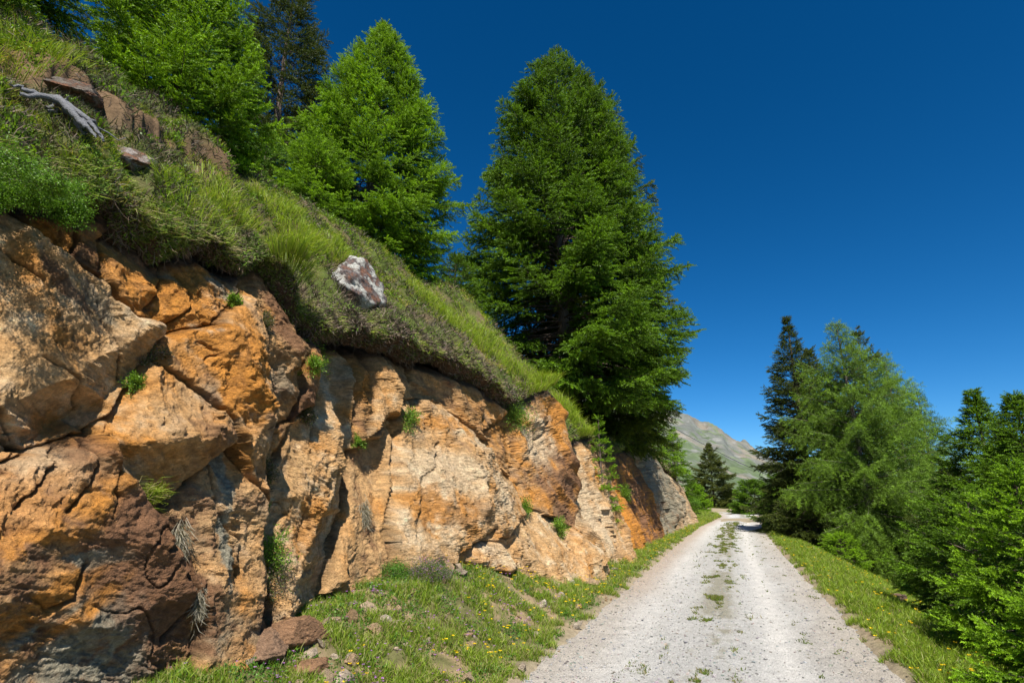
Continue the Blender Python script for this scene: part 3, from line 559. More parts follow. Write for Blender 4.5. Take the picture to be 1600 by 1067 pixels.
def make_tree(name, h, R, seed, kind='spruce', c_old=(.03, .07, .012), c_new=(.10, .20, .025), bare=.04, dens=1.0, tw=.13, ragged=.15, power=.8, droop=.35, tip_up=.35, wood=BARK, gap=.16, topthin=0.0, max_tw=60000, hangf=.18):
    r = np.random.default_rng(seed)
    tr_r = .014 * h + .02; tz = np.linspace(0, 1, 24)
    wob = np.stack([.012 * h * np.sin(tz * 5 + seed) * tz, .010 * h * np.cos(tz * 4 + seed) * tz, tz * h], 1); wob[:, :2] *= (1 - tz)[:, None]
    woodp0 = tube(wob * np.array([1, 1, .96]), np.full(24, .004), 4)
    trunk = tube(wob, tr_r * (1 - tz) ** .85 + .006 + .25 * tr_r * np.exp(-tz * 30), 10)
    nb = int((h * 11 + 70) * dens * (1.0 if kind == 'spruce' else .75)); P = []; D = []; L = []; TP = []; woodp = []
    hs_ = bare + (1 - bare) * (np.linspace(0, 1, nb) ** 1.12) * .985
    az_ = np.arange(nb) * 2.399 + r.uniform(-.5, .5, nb)
    lob = r.uniform(0, 6.28, 3)
    if kind == 'spruce': nw = max(6, nb // 7); hs_ = bare + (1 - bare) * ((np.round(((hs_ - bare) / (1 - bare)) * nw) / nw) * .8 + .2 * (hs_ - bare) / (1 - bare))
    for b in range(nb):
        t = hs_[b] + r.uniform(-.01, .01); az = az_[b]; t = min(max(t, bare), .99)
        tt = (t - bare) / (1 - bare)
        prof = (1 - tt) ** power * (1 - .35 * max(0, .14 - tt) / .14)
        Lb = R * prof * (1 + ragged * r.normal() + .10 * math.sin(3 * az + lob[0] + 5 * t)) + .015 * h * min(1, (1 - tt) * 3)
        Lb *= .55 + .45 * min(1, (1 - tt) / .22)
        if topthin and tt > .6: Lb *= 1 - topthin * (tt - .6)
        Lb = max(Lb, .08 * 1.5)
        el0 = lerp(-.12, .85, tt ** 1.3) + r.normal() * .1; n = 9; s = np.linspace(0, 1, n)
        el = el0 - droop * np.sin(s * 2.2) * (1 - tt * .6) * (1 + .25 * r.normal()) + tip_up * s ** 2 * 1.2
        azs = az + .18 * r.normal() * s
        d = np.stack([np.cos(el) * np.cos(azs), np.cos(el) * np.sin(azs), np.sin(el)], 1)
        pts = np.cumsum(np.vstack([[0, 0, 0], d[:-1] * Lb / (n - 1)]), 0) + np.array([np.interp(t, tz, wob[:, 0]), np.interp(t, tz, wob[:, 1]), t * h])
        rb_ = (.004 + .007 * Lb) * (1 - s * .92) + .001
        woodp.append(tube(pts, rb_, 4))
        # side branchlets
        m = max(3, int(Lb / gap * 1.0)); sj = np.sort(r.uniform(.28 if kind == 'spruce' else .08, 1, m * 2) ** (.8 if kind == 'spruce' else 1)); side = np.where(np.arange(m * 2) % 2, 1, -1)
        pj = np.stack([np.interp(sj, s, pts[:, k]) for k in range(3)], 1); dj = unit(np.stack([np.interp(sj, s, d[:, k]) for k in range(3)], 1))
        lat = unit(np.cross(dj, [0, 0, 1.])) * side[:, None]
        lj = np.clip(Lb * .42 * (1 - sj) ** .75 + .10 + .006 * h, .1, .40 * Lb + .06) * r.uniform(.6, 1.2, m * 2)
        lj = np.minimum(lj, 1.1)
        hang = (hangf if kind == 'spruce' else .55) + r.uniform(-.1, .25, m * 2)
        bd = unit(dj * .75 + lat * r.uniform(.5, 1.0, m * 2)[:, None] + np.array([0, 0, -1.]) * hang[:, None])
        cnt = np.maximum(2, (lj / (tw * .42)).astype(int)); rep = np.repeat(np.arange(m * 2), cnt)
        frac = (np.arange(len(rep)) - np.repeat(np.cumsum(cnt) - cnt, cnt) + .6) / cnt[rep]
        pp = pj[rep] + bd[rep] * (lj[rep] * frac)[:, None] + np.array([0, 0, -1.]) * ((.10 if kind == 'spruce' else .3) * lj[rep] * frac ** 2)[:, None]
        sd = r.normal(size=(len(rep), 3)) * .38; sd[:, 2] *= .6
        td = unit(bd[rep] + sd + unit(np.cross(bd[rep], [0, 0, 1.])) * np.where(r.random(len(rep)) > .5, .6, -.6)[:, None] * (1 - frac)[:, None])
        P.append(pp); D.append(td); L.append(tw * r.uniform(.7, 1.3, len(rep))); TP.append(np.clip(sj[rep] * .55 + frac * .5 + r.normal(size=len(rep)) * .12, 0, 1.2))
        e = np.linspace(.5, 1, max(3, int(Lb / tw * .8)))      # twigs along the branch tip itself
        pe = np.stack([np.interp(e, s, pts[:, k]) for k in range(3)], 1); de = np.stack([np.interp(e, s, d[:, k]) for k in range(3)], 1) + r.normal(size=(len(e), 3)) * .35
        P.append(pe); D.append(de); L.append(np.full(len(e), tw * 1.1)); TP.append(np.ones(len(e)))
    P = np.concatenate(P); D = np.concatenate(D); L = np.concatenate(L); TP = np.concatenate(TP)
    if len(P) > max_tw:
        k = r.permutation(len(P))[:max_tw]; f = (len(P) / max_tw) ** .5; P, D, L, TP = P[k], D[k], L[k] * f, TP[k]
    T_ = SPR if kind == 'spruce' else LAR; Vs = []; Cs = []
    roll = r.uniform(-.5, .5, len(P)) + (0 if kind == 'spruce' else r.uniform(0, 6, len(P)))
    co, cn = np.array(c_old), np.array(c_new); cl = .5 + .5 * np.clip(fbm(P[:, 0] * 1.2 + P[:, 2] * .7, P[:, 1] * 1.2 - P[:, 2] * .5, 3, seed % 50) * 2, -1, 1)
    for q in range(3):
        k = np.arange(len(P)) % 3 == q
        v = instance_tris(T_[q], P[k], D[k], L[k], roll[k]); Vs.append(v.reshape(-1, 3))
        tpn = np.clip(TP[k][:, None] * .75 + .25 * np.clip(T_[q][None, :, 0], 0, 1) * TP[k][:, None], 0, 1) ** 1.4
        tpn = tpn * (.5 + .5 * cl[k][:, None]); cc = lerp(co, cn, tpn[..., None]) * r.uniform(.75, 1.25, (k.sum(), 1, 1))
        Cs.append(cc.reshape(-1, 3))
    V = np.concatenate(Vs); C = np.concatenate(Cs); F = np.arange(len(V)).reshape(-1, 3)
    wv, wf = join([woodp0] + woodp)
    return dict(name=name, trunk=trunk, wood=(wv, wf), V=V, C=C, F=F, bark=wood, h=h, n=len(P))
MESH = {}
def tree_at(name, proto, loc, label, cat, group, rotz=0, scale=1.0, squash=1.0):
    e = empty(name, loc, label, cat, group); e.rotation_euler = (0, 0, rotz); e.scale = (scale * squash, scale * squash, scale)
    key = id(proto)
    if key not in MESH:
        a = build('trunk', proto['trunk'][0], [proto['trunk'][1]], proto['bark'], parent=e, smooth_=True)
        b = build('branches', proto['wood'][0], [proto['wood'][1]], proto['bark'], parent=e, smooth_=True)
        c = build('crown', proto['V'], [proto['F']], NEEDLE, parent=e, colr=proto['C'])
        MESH[key] = (a.data, b.data, c.data); proto.clear()
    else:
        for nm, me in zip(('trunk', 'branches', 'crown'), MESH[key]):
            o = bpy.data.objects.new(nm, me); col.objects.link(o); o.parent = e
    return e
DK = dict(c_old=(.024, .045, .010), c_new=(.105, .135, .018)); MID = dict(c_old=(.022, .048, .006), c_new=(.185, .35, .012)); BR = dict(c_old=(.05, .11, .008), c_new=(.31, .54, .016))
def place(tip, r, base_dz=0.0):
    p = at_r(tip[0], tip[1], r); z = land_z(p[0], p[1]) + base_dz; return (p[0], p[1], z), p[2] - z
def plant(name, tip, r, R, seed, label, cat='spruce', group=None, dz=0.0, **kw):
    loc, h = place(tip, r, dz)
    return tree_at(name, make_tree(name, h, R, seed, **kw), loc, label, cat, group)
GH, GR_, GF = 'spruces on the slope above the rock face', 'conifers below the right verge', 'spruces where the track bends'
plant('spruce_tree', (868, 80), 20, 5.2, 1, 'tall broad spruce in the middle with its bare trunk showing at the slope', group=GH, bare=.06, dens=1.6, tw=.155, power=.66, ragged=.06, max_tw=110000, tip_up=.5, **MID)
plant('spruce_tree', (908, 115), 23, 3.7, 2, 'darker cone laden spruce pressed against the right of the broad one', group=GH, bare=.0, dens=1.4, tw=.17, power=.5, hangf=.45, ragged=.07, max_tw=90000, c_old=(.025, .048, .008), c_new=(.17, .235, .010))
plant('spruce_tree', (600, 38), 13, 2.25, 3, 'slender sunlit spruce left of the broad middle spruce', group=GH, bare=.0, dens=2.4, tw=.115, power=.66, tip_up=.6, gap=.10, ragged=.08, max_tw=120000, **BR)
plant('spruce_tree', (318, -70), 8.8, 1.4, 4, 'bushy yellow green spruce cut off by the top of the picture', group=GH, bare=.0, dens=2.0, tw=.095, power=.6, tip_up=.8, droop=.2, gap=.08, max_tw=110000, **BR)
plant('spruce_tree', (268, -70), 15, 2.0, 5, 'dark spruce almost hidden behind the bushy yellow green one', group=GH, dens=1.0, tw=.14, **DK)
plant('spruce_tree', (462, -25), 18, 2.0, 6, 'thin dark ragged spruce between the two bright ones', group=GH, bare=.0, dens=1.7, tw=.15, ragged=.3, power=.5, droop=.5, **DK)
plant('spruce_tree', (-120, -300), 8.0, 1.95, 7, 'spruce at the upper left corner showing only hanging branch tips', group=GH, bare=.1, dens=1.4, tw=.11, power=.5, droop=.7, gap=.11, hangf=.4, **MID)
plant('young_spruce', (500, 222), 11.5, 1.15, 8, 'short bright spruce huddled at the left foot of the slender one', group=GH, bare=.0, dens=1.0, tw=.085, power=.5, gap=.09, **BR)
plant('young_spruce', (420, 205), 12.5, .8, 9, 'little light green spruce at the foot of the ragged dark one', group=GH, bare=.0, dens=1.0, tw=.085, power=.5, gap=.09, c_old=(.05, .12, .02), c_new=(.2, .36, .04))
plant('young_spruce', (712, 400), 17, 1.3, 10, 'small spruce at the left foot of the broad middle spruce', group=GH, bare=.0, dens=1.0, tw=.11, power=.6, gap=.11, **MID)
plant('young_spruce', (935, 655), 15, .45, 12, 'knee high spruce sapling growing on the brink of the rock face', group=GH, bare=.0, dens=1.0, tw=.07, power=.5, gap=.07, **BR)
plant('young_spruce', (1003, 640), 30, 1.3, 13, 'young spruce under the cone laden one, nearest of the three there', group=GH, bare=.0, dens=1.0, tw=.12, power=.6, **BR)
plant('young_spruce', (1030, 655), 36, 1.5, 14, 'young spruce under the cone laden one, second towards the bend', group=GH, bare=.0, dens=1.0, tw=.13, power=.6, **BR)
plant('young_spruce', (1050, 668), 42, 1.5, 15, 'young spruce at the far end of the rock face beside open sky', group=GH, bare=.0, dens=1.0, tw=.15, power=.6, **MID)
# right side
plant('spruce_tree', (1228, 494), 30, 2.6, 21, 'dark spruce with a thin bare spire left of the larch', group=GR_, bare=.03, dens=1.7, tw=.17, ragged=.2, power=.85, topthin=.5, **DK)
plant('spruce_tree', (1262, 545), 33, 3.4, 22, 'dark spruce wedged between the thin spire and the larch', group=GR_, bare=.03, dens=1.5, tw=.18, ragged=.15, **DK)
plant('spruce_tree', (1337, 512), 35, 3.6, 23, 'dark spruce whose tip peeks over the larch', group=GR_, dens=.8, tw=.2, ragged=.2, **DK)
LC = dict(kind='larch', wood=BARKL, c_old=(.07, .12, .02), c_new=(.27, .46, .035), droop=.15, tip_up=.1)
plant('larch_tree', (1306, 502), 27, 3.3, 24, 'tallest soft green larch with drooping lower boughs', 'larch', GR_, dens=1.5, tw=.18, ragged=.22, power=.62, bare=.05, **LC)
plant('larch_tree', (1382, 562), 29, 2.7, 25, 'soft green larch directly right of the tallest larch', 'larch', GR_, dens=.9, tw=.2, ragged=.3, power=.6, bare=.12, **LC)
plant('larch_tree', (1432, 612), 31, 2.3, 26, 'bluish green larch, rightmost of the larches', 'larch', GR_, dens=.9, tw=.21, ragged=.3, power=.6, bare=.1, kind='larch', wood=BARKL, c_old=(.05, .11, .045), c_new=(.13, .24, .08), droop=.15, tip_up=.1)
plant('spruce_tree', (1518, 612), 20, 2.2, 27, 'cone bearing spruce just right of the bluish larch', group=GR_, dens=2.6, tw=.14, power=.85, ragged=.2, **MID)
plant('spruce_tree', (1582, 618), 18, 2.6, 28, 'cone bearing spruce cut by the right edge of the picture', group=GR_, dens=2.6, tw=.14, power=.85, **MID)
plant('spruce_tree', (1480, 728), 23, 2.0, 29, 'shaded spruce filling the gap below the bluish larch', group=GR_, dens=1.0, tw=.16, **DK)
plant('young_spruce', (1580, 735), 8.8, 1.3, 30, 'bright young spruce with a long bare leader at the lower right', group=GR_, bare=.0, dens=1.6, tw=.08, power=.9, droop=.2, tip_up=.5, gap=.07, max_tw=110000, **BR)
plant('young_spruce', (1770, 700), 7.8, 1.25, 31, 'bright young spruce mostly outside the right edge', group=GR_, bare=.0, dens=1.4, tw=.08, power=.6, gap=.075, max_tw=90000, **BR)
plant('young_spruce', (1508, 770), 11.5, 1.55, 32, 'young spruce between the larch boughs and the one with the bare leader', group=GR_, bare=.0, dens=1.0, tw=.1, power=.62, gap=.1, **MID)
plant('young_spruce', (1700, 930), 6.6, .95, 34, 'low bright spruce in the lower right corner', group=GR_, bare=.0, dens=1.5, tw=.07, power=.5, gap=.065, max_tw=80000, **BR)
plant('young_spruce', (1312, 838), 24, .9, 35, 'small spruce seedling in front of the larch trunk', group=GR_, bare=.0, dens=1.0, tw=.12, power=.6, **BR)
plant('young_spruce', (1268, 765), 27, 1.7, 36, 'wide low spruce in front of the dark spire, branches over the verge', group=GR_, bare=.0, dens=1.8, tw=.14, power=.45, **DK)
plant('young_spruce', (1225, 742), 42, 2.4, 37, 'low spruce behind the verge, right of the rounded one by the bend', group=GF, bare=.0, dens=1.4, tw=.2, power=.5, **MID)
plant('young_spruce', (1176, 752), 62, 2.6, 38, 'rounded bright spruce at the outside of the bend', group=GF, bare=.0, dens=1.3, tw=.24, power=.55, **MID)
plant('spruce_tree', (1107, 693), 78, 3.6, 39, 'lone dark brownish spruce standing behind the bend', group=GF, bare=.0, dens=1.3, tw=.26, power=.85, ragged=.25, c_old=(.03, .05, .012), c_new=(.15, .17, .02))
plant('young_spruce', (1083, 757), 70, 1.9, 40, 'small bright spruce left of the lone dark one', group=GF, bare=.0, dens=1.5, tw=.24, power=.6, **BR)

# ---------------------------------------------------------------- blades, tufts, leaves
def blades(P, Dr, ln, wd, C, bend=.5, rs_=None, seed=0):
    """P roots, Dr directions, each blade two segments bending over"""
    r = np.random.default_rng(seed); n = len(P); Dr = unit(Dr)
    hz = r.normal(size=(n, 3)); hz[:, 2] = -.2; hz = unit(hz); sd = unit(np.cross(Dr, r.normal(size=(n, 3)))) * (np.asarray(wd) * np.ones(n))[:, None] * .5
    ln = np.asarray(ln) * np.ones(n); m = P + Dr * (ln * .55)[:, None]; tp_ = m + unit(Dr * (1 - bend * .6) + hz * bend * r.uniform(.3, 1.5, n)[:, None]) * (ln * .5)[:, None]
    V = np.stack([P - sd, P + sd, m - sd * .8, m + sd * .8, tp_], 1)
    o = (np.arange(n) * 5)[:, None]; q = o + np.array([0, 1, 3, 2]); t = o + np.array([2, 3, 4])
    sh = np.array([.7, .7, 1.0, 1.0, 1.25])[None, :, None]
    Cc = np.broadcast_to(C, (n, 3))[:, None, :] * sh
    return V.reshape(-1, 3), q, t, Cc.reshape(-1, 3)
def leaves(P, Dr, sz, C, seed=0):
    r = np.random.default_rng(seed); n = len(P); Dr = unit(Dr); s_ = unit(np.cross(Dr, r.normal(size=(n, 3)))); sz = (np.asarray(sz) * np.ones(n))[:, None]
    V = np.stack([P, P + Dr * sz * .5 + s_ * sz * .28, P + Dr * sz, P + Dr * sz * .5 - s_ * sz * .28], 1)
    return V.reshape(-1, 3), (np.arange(n) * 4)[:, None] + np.arange(4), np.repeat(np.broadcast_to(C, (n, 3)), 4, 0)
class Pool:
    def __init__(s): s.V = []; s.Q = []; s.T = []; s.C = []; s.o = 0
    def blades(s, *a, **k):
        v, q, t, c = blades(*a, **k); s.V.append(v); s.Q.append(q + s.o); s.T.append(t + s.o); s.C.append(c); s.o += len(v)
    def leaves(s, *a, **k):
        v, q, c = leaves(*a, **k); s.V.append(v); s.Q.append(q + s.o); s.C.append(c); s.o += len(v)
    def obj(s, name, mat, parent=None, loc=None):
        f = [np.concatenate(s.Q)] + ([np.concatenate(s.T)] if s.T else [])
        V = np.concatenate(s.V)
        if parent is not None: V = V - np.array(parent.location)
        return build(name, V, f, mat, parent=parent, colr=np.clip(np.concatenate(s.C), 0, 1), loc=loc)
G1, G2, G3 = np.array([.11, .19, .018]), np.array([.28, .35, .035]), np.array([.34, .29, .13])
def grass_cols(n, r, dry=.15, lush=.5):
    u = r.random(n)[:, None]; c = lerp(G1, G2, np.clip(r.normal(lush, .3, (n, 1)), 0, 1)); c = np.where(u < dry, G3, c); return c * r.uniform(.7, 1.25, (n, 1))
# grass on the slope
r = np.random.default_rng(101)
def hill_samples(n, smax=3.6, smin=.0, pw=1.0):
    a = r.uniform(az[-1], az[0], n); y = 3.4 / np.tan(a); y = np.where(r.random(n) < .12, r.uniform(-2, 2.5, n), y); s = smin + (smax - smin) * r.random(n) ** pw
    x, z = hill(y, s); return x, y, z, s
def tussocks(pool, x, y, zf, m, spread, hh, cols, width, lean, seed, bend=.7):
    """each centre grows m blades leaning outwards"""
    n = len(x); i = np.repeat(np.arange(n), m); a = r.uniform(0, 6.28, n * m); q = np.sqrt(r.random(n * m)); rr = q * spread[i]
    bx, by = x[i] + rr * np.cos(a), y[i] + rr * np.sin(a); bz = zf(bx, by, i)
    D = np.stack([np.cos(a) * q * lean + r.normal(.12, .38, n * m), np.sin(a) * q * lean + r.normal(0, .38, n * m), np.ones(n * m)], 1)
    h_ = hh[i] * r.uniform(.45, 1.1, n * m); dist = np.hypot(bx, by)
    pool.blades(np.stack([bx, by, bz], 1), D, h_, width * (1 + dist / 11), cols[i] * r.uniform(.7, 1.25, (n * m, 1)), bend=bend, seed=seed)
gp = Pool()
x, y, z, s = hill_samples(24000); n2 = fbm(y * .7 + 30, s * .9, 3, 131)
bare = (s > .85) & (s < 1.25) & (y < 4.6) & (y > .5)
k = (fbm(y * 2.2, s * 2.2, 3, 133) + .35 * n2 + .25 * smooth(4, 8, y) + .15 * r.normal(size=len(x)) > .05) & ~bare
k &= ~((s < .55 + .35 * fbm(y * 2, s * 0 + 3, 3, 199)) & (y > 4.4) & (y < 10) & (r.random(len(x)) < .85))
x, y, z, s, n2 = x[k], y[k], z[k], s[k], n2[k]; n = len(x); lush = smooth(-.2, .3, n2) * .4 + .6 * smooth(5, 9, y)
c = grass_cols(n, r, .25); c = lerp(c * np.array([1.0, .95, .8]), c * np.array([1.45, 1.5, .75]), lush[:, None])
z0 = z.copy(); sl0 = 1.15 * hill_amp(y)
tussocks(gp, x, y, lambda bx, by, i: z0[i] - (bx - x[i]) * sl0[i] - .01, 15, r.uniform(.02, .09, n), (.05 + .07 * r.random(n) + .10 * lush * r.random(n)) * (1 + .03 * np.maximum(y - 8, 0)), c, .0042, .9, 1)
# tall tussocks
for (px, py, R_t, nn, hl) in [(470, 370, .25, 900, .35), (430, 330, .3, 900, .3), (520, 395, .2, 700, .28), (455, 405, .18, 700, .3), (300, 330, .3, 600, .25), (860, 590, .25, 700, .5), (880, 640, .3, 700, .45), (905, 665, .35, 700, .4), (700, 500, .5, 900, .3), (760, 550, .5, 900, .32), (820, 590, .5, 900, .35), (330, 300, .35, 600, .28), (540, 330, .3, 600, .3), (40, 70, .35, 700, .3), (360, 330, .25, 500, .3), (740, 520, .5, 900, .3), (660, 470, .4, 900, .3), (850, 610, .25, 600, .5)]:
    q = hillpt(px, py)
    if q is None: continue
    a = r.uniform(0, 6.28, nn); rr = R_t * np.sqrt(r.random(nn)); xx = q[0] + rr * np.cos(a); yy = q[1] + rr * np.sin(a) * 1.3
    zz = hill_z(xx, yy); Dr = np.stack([np.cos(a) * rr / R_t * .6 + .15, np.sin(a) * rr / R_t * .6, np.ones(nn)], 1)
    gp.blades(np.stack([xx, yy, zz], 1), Dr, hl * r.uniform(.5, 1.1, nn), .005 * (1 + q[1] / 14), grass_cols(nn, r, .12, .8) * np.array([1.05, 1.1, .8]), bend=.8, seed=int(px))
tag(gp.obj('slope_grass', GRASS), kind='stuff')
# heather and dwarf shrubs: on the lip, hanging under it, and in patches
hp = Pool()
HC = np.array([[.15, .105, .07], [.26, .195, .145], [.07, .09, .025], [.10, .13, .03], [.20, .16, .13], [.06, .045, .03]])
x, y, z, s = hill_samples(190000, 3.4, 0)
m = (fbm(y * 2.2, s * 2.2, 3, 133) + .3 * fbm(y * .7 + 30, s * .9, 3, 131) < .14) | (s < .18)
m |= (s < .6) & (y > 4.4) & (y < 10)
m &= ~((s > .9) & (s < 1.2) & (y < 4.6) & (y > .5) & (r.random(len(x)) < .6))
x, y, z, s = x[m], y[m], z[m], s[m]; n = len(x); dist = np.hypot(x, y)
c = HC[r.choice(6, n, p=[.2, .14, .24, .24, .08, .10])] * r.uniform(.6, 1.3, (n, 1)); zb_ = (s < .7) & (y > 4.4) & (y < 10.5) & (r.random(n) < .8); c = np.where(zb_[:, None], HC[r.choice(6, n, p=[.32, .28, .06, .04, .14, .16])] * r.uniform(.6, 1.25, (n, 1)), c)
hp.blades(np.stack([x, y, z], 1), np.stack([r.normal(.3, .7, n), r.normal(0, .7, n), r.uniform(.3, 1, n)], 1), r.uniform(.04, .12, n) * (1 + dist / 20), .006 * (1 + dist / 12), c, bend=.5, seed=4)
n = 210000; x, y, z, s = hill_samples(n, .22, -.33); dist = np.hypot(x, y)
cl_ = fbm(y * 5, s * 6, 3, 191); gr_ = fbm(y * 1.3, s * 0 + 4, 3, 193); k = (cl_ + .6 * smooth(-.2, .1, s) > .0) | (r.random(n) < .25)
x, y, z, s, dist, cl_, gr_ = (q[k] for q in (x, y, z, s, dist, cl_, gr_)); n = len(x)
c = HC[r.choice(6, n, p=[.26, .18, .14, .12, .08, .22])] * r.uniform(.6, 1.35, (n, 1))
grn = (gr_ + .3 * cl_ + .25 * r.normal(size=n) - .6 * smooth(4.3, 5.2, y) * smooth(13, 10.5, y) > .02); c = np.where(grn[:, None], lerp(np.array([.07, .12, .02]), np.array([.17, .24, .035]), r.random((n, 1))), c)
Dr = r.normal(size=(n, 3)) * .75 + np.array([.6, 0, -.12])
hp.blades(np.stack([x + .07 * np.clip(cl_, 0, 1), y, z + .01], 1), Dr, r.uniform(.02, .065, n) * (1 + dist / 18), .007 * (1 + dist / 12), c, bend=.9, seed=5)
n = 5000; x, y, z, s = hill_samples(n, -.02, -.4); k = fbm(y * 3.5, s * 0 + 2, 3, 203) > -.05; x, y, z = x[k], y[k], z[k]; n = len(x); dist = np.hypot(x, y)
hp.blades(np.stack([x, y, z], 1), np.stack([r.normal(.45, .3, n), r.normal(0, .35, n), r.normal(-1, .3, n)], 1), r.uniform(.05, .2, n), .004 * (1 + dist / 12), np.array([.20, .14, .09]) * r.uniform(.5, 1.4, (n, 1)), bend=.9, seed=17)
n = 26000; x, y, z, s = hill_samples(n, .25, -.05); k = fbm(y * 2.5, s * 0 + 9, 3, 195) > .0; x, y, z = x[k], y[k], z[k]; n = len(x); dist = np.hypot(x, y)
hp.blades(np.stack([x, y, z], 1), np.stack([r.normal(.9, .3, n), r.normal(0, .4, n), r.normal(.1, .4, n)], 1), r.uniform(.08, .22, n), .004 * (1 + dist / 12), grass_cols(n, r, .4, .6), bend=1.3, seed=15)
n = 60000; x, y, z, s = hill_samples(n, .3, -.25); k = fbm(y * 2.1, s * 3 + 19, 3, 197) > .08; x, y, z = x[k], y[k], z[k]; n = len(x); dist = np.hypot(x, y)
hp.leaves(np.stack([x + r.uniform(0, .06, n), y, z + r.uniform(-.02, .05, n)], 1), r.normal(size=(n, 3)) + np.array([.5, 0, .2]), .017 * (1 + dist / 16), lerp(np.array([.06, .12, .015]), np.array([.19, .32, .03]), r.random((n, 1))), seed=16)
tag(hp.obj('heather_cover', TWIG), kind='stuff')
# small leafy undergrowth
lp = Pool(); x, y, z, s = hill_samples(200000, 3.6, .05)
m = (fbm(y * 1.6 + 50, s * 1.6, 4, 141) > .10) & ~((s > .9) & (s < 1.2) & (y < 4.6) & (y > .5)); m &= ~((s < .75) & (y > 4.4) & (y < 10.5)); x, y, z = x[m], y[m], z[m]; n = len(x); dist = np.hypot(x, y)
c = lerp(np.array([.07, .15, .015]), np.array([.24, .38, .03]), r.random((n, 1))) * r.uniform(.7, 1.2, (n, 1))
lp.leaves(np.stack([x, y, z + r.uniform(0, .10, n)], 1), r.normal(size=(n, 3)) + np.array([.3, 0, .5]), .026 * (1 + dist / 16), c, seed=6)
tag(lp.obj('leafy_undergrowth', GRASS), kind='stuff')

# verge grass, both sides
def ground_samples(n, side):
    d = 3.6 * np.exp(r.random(n) * math.log(16)) if side else 2.6 * np.exp(r.random(n) * math.log(20)); y = d
    if side:
        x = road_r(y) + .02 + r.random(n) ** 1.2 * 3.6
    else:
        x = road_l(y) - r.random(n) * (road_l(y) - xb(y) + .8)
    return x, y, ground_z(x, y)
vp = Pool()
for side, n in ((0, 230000), (1, 190000)):
    x, y, z = ground_samples(n, side); dist = np.hypot(x, y)
    e = np.where(side, x - road_r(y), road_l(y) - x); nn = fbm(x * 2.2, y * 2.2, 4, 151) + .35 * fbm(x * 8, y * 8, 2, 153)
    k = (r.random(len(x)) < .25 + .75 * side) | (nn > .02 - .1 * side)
    k &= nn > -.16 + (.45 * smooth(.35, .0, e)) - .1 * smooth(7, 12, y) * (1 - side) - .25 * side * smooth(.1, .5, e)
    if not side: k &= x < road_l(y) + .02
    x, y, z, nn, e, dist = x[k], y[k], z[k], nn[k], e[k], dist[k]; n = len(x)
    hh = (.035 + .07 * r.random(n) + .08 * np.clip(nn, 0, .6)) * (1 + dist / 30) * (.6 + .4 * smooth(0, .3, e)); 
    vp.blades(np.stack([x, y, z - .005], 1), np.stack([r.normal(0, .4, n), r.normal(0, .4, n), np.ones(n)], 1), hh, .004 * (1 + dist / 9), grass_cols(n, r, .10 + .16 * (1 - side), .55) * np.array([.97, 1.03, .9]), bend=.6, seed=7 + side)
x, y = r.uniform(-9, 6, 60000), r.uniform(40, 90, 60000); k = (x < road_l(y) - .05) | (x > road_r(y) + .05); x, y = x[k], y[k]; n = len(x)
vp.blades(np.stack([x, y, ground_z(x, y)], 1), np.stack([r.normal(0, .4, n), r.normal(0, .4, n), np.ones(n)], 1), r.uniform(.1, .3, n), .03, grass_cols(n, r, .1, .7), bend=.5, seed=10)
# thin grass in the middle of the track and at its right side
n = 60000; y = 4.5 * np.exp(r.random(n) * math.log(9)); cxx = (road_l(y) + road_r(y)) / 2; x = cxx - .05 + r.normal(0, .24, n) - .35 * smooth(9, 5, y) * r.random(n)
k = (fbm(x * 4, y * 1.6, 4, 161) + .35 * fbm(y * .45 + 3, y * 0, 2, 163) > np.interp(y, [5, 9, 15, 20, 30], [.34, .30, .24, .15, .12])) & (y > 4.8); x, y = x[k], y[k]; n = len(x)
vp.blades(np.stack([x, y, road_zoff(x, y) - .004], 1), np.stack([r.normal(0, .8, n), r.normal(0, .8, n), np.ones(n)], 1), r.uniform(.015, .045, n) * (1 + y / 30), .005 * (1 + y / 9), grass_cols(n, r, .35, .3) * .75, bend=.6, seed=11)
n = 25000; y = 5.5 * np.exp(r.random(n) * math.log(5)); x = road_r(y) - r.random(n) * .8
k = (fbm(x * 4, y * 2.5, 4, 165) > .36); x, y = x[k], y[k]; n = len(x)
vp.blades(np.stack([x, y, road_zoff(x, y) - .004], 1), np.stack([r.normal(0, .8, n), r.normal(0, .8, n), np.ones(n)], 1), r.uniform(.015, .045, n), .005 * (1 + y / 9), grass_cols(n, r, .2, .3) * .7, bend=.6, seed=12)
tag(vp.obj('verge_grass', GRASS), kind='stuff')
# herbs and flowers of the verge
fp = Pool(); x, y, z = ground_samples(110000, 0); k = (fbm(x * 3, y * 3, 3, 171) > .12 - .3 * smooth(.8, 1.6, road_l(y) - x)) & (road_l(y) - x > .12); x, y, z = x[k], y[k], z[k]; n = len(x)
fp.leaves(np.stack([x, y, z + r.uniform(0, .06, n)], 1), r.normal(size=(n, 3)) + np.array([0, 0, .4]), .020 * (1 + y / 16), lerp(np.array([.05, .13, .02]), np.array([.13, .26, .03]), r.random((n, 1))), seed=13)
tag(fp.obj('verge_herbs', GRASS), kind='stuff')
def flowers(name, n, colr, sz, sel, hmin, hmax, seed):
    pl = Pool(); x, y, z = ground_samples(n, 0); x2, y2, z2 = ground_samples(n // 2, 1); x, y, z = np.r_[x, x2], np.r_[y, y2], np.r_[z, z2]
    k = sel(x, y); x, y, z = x[k], y[k], z[k]; n = len(x); top = z + r.uniform(hmin, hmax, n)
    for a in range(5):
        th = a * 1.257 + r.random(n); pl.leaves(np.stack([x, y, top], 1), np.stack([np.cos(th), np.sin(th), .35 + 0 * th], 1), sz * (1 + y / 20), np.array(colr) * r.uniform(.8, 1.1, (n, 1)), seed=seed + a)
    tag(pl.obj(name, PETAL), kind='stuff')
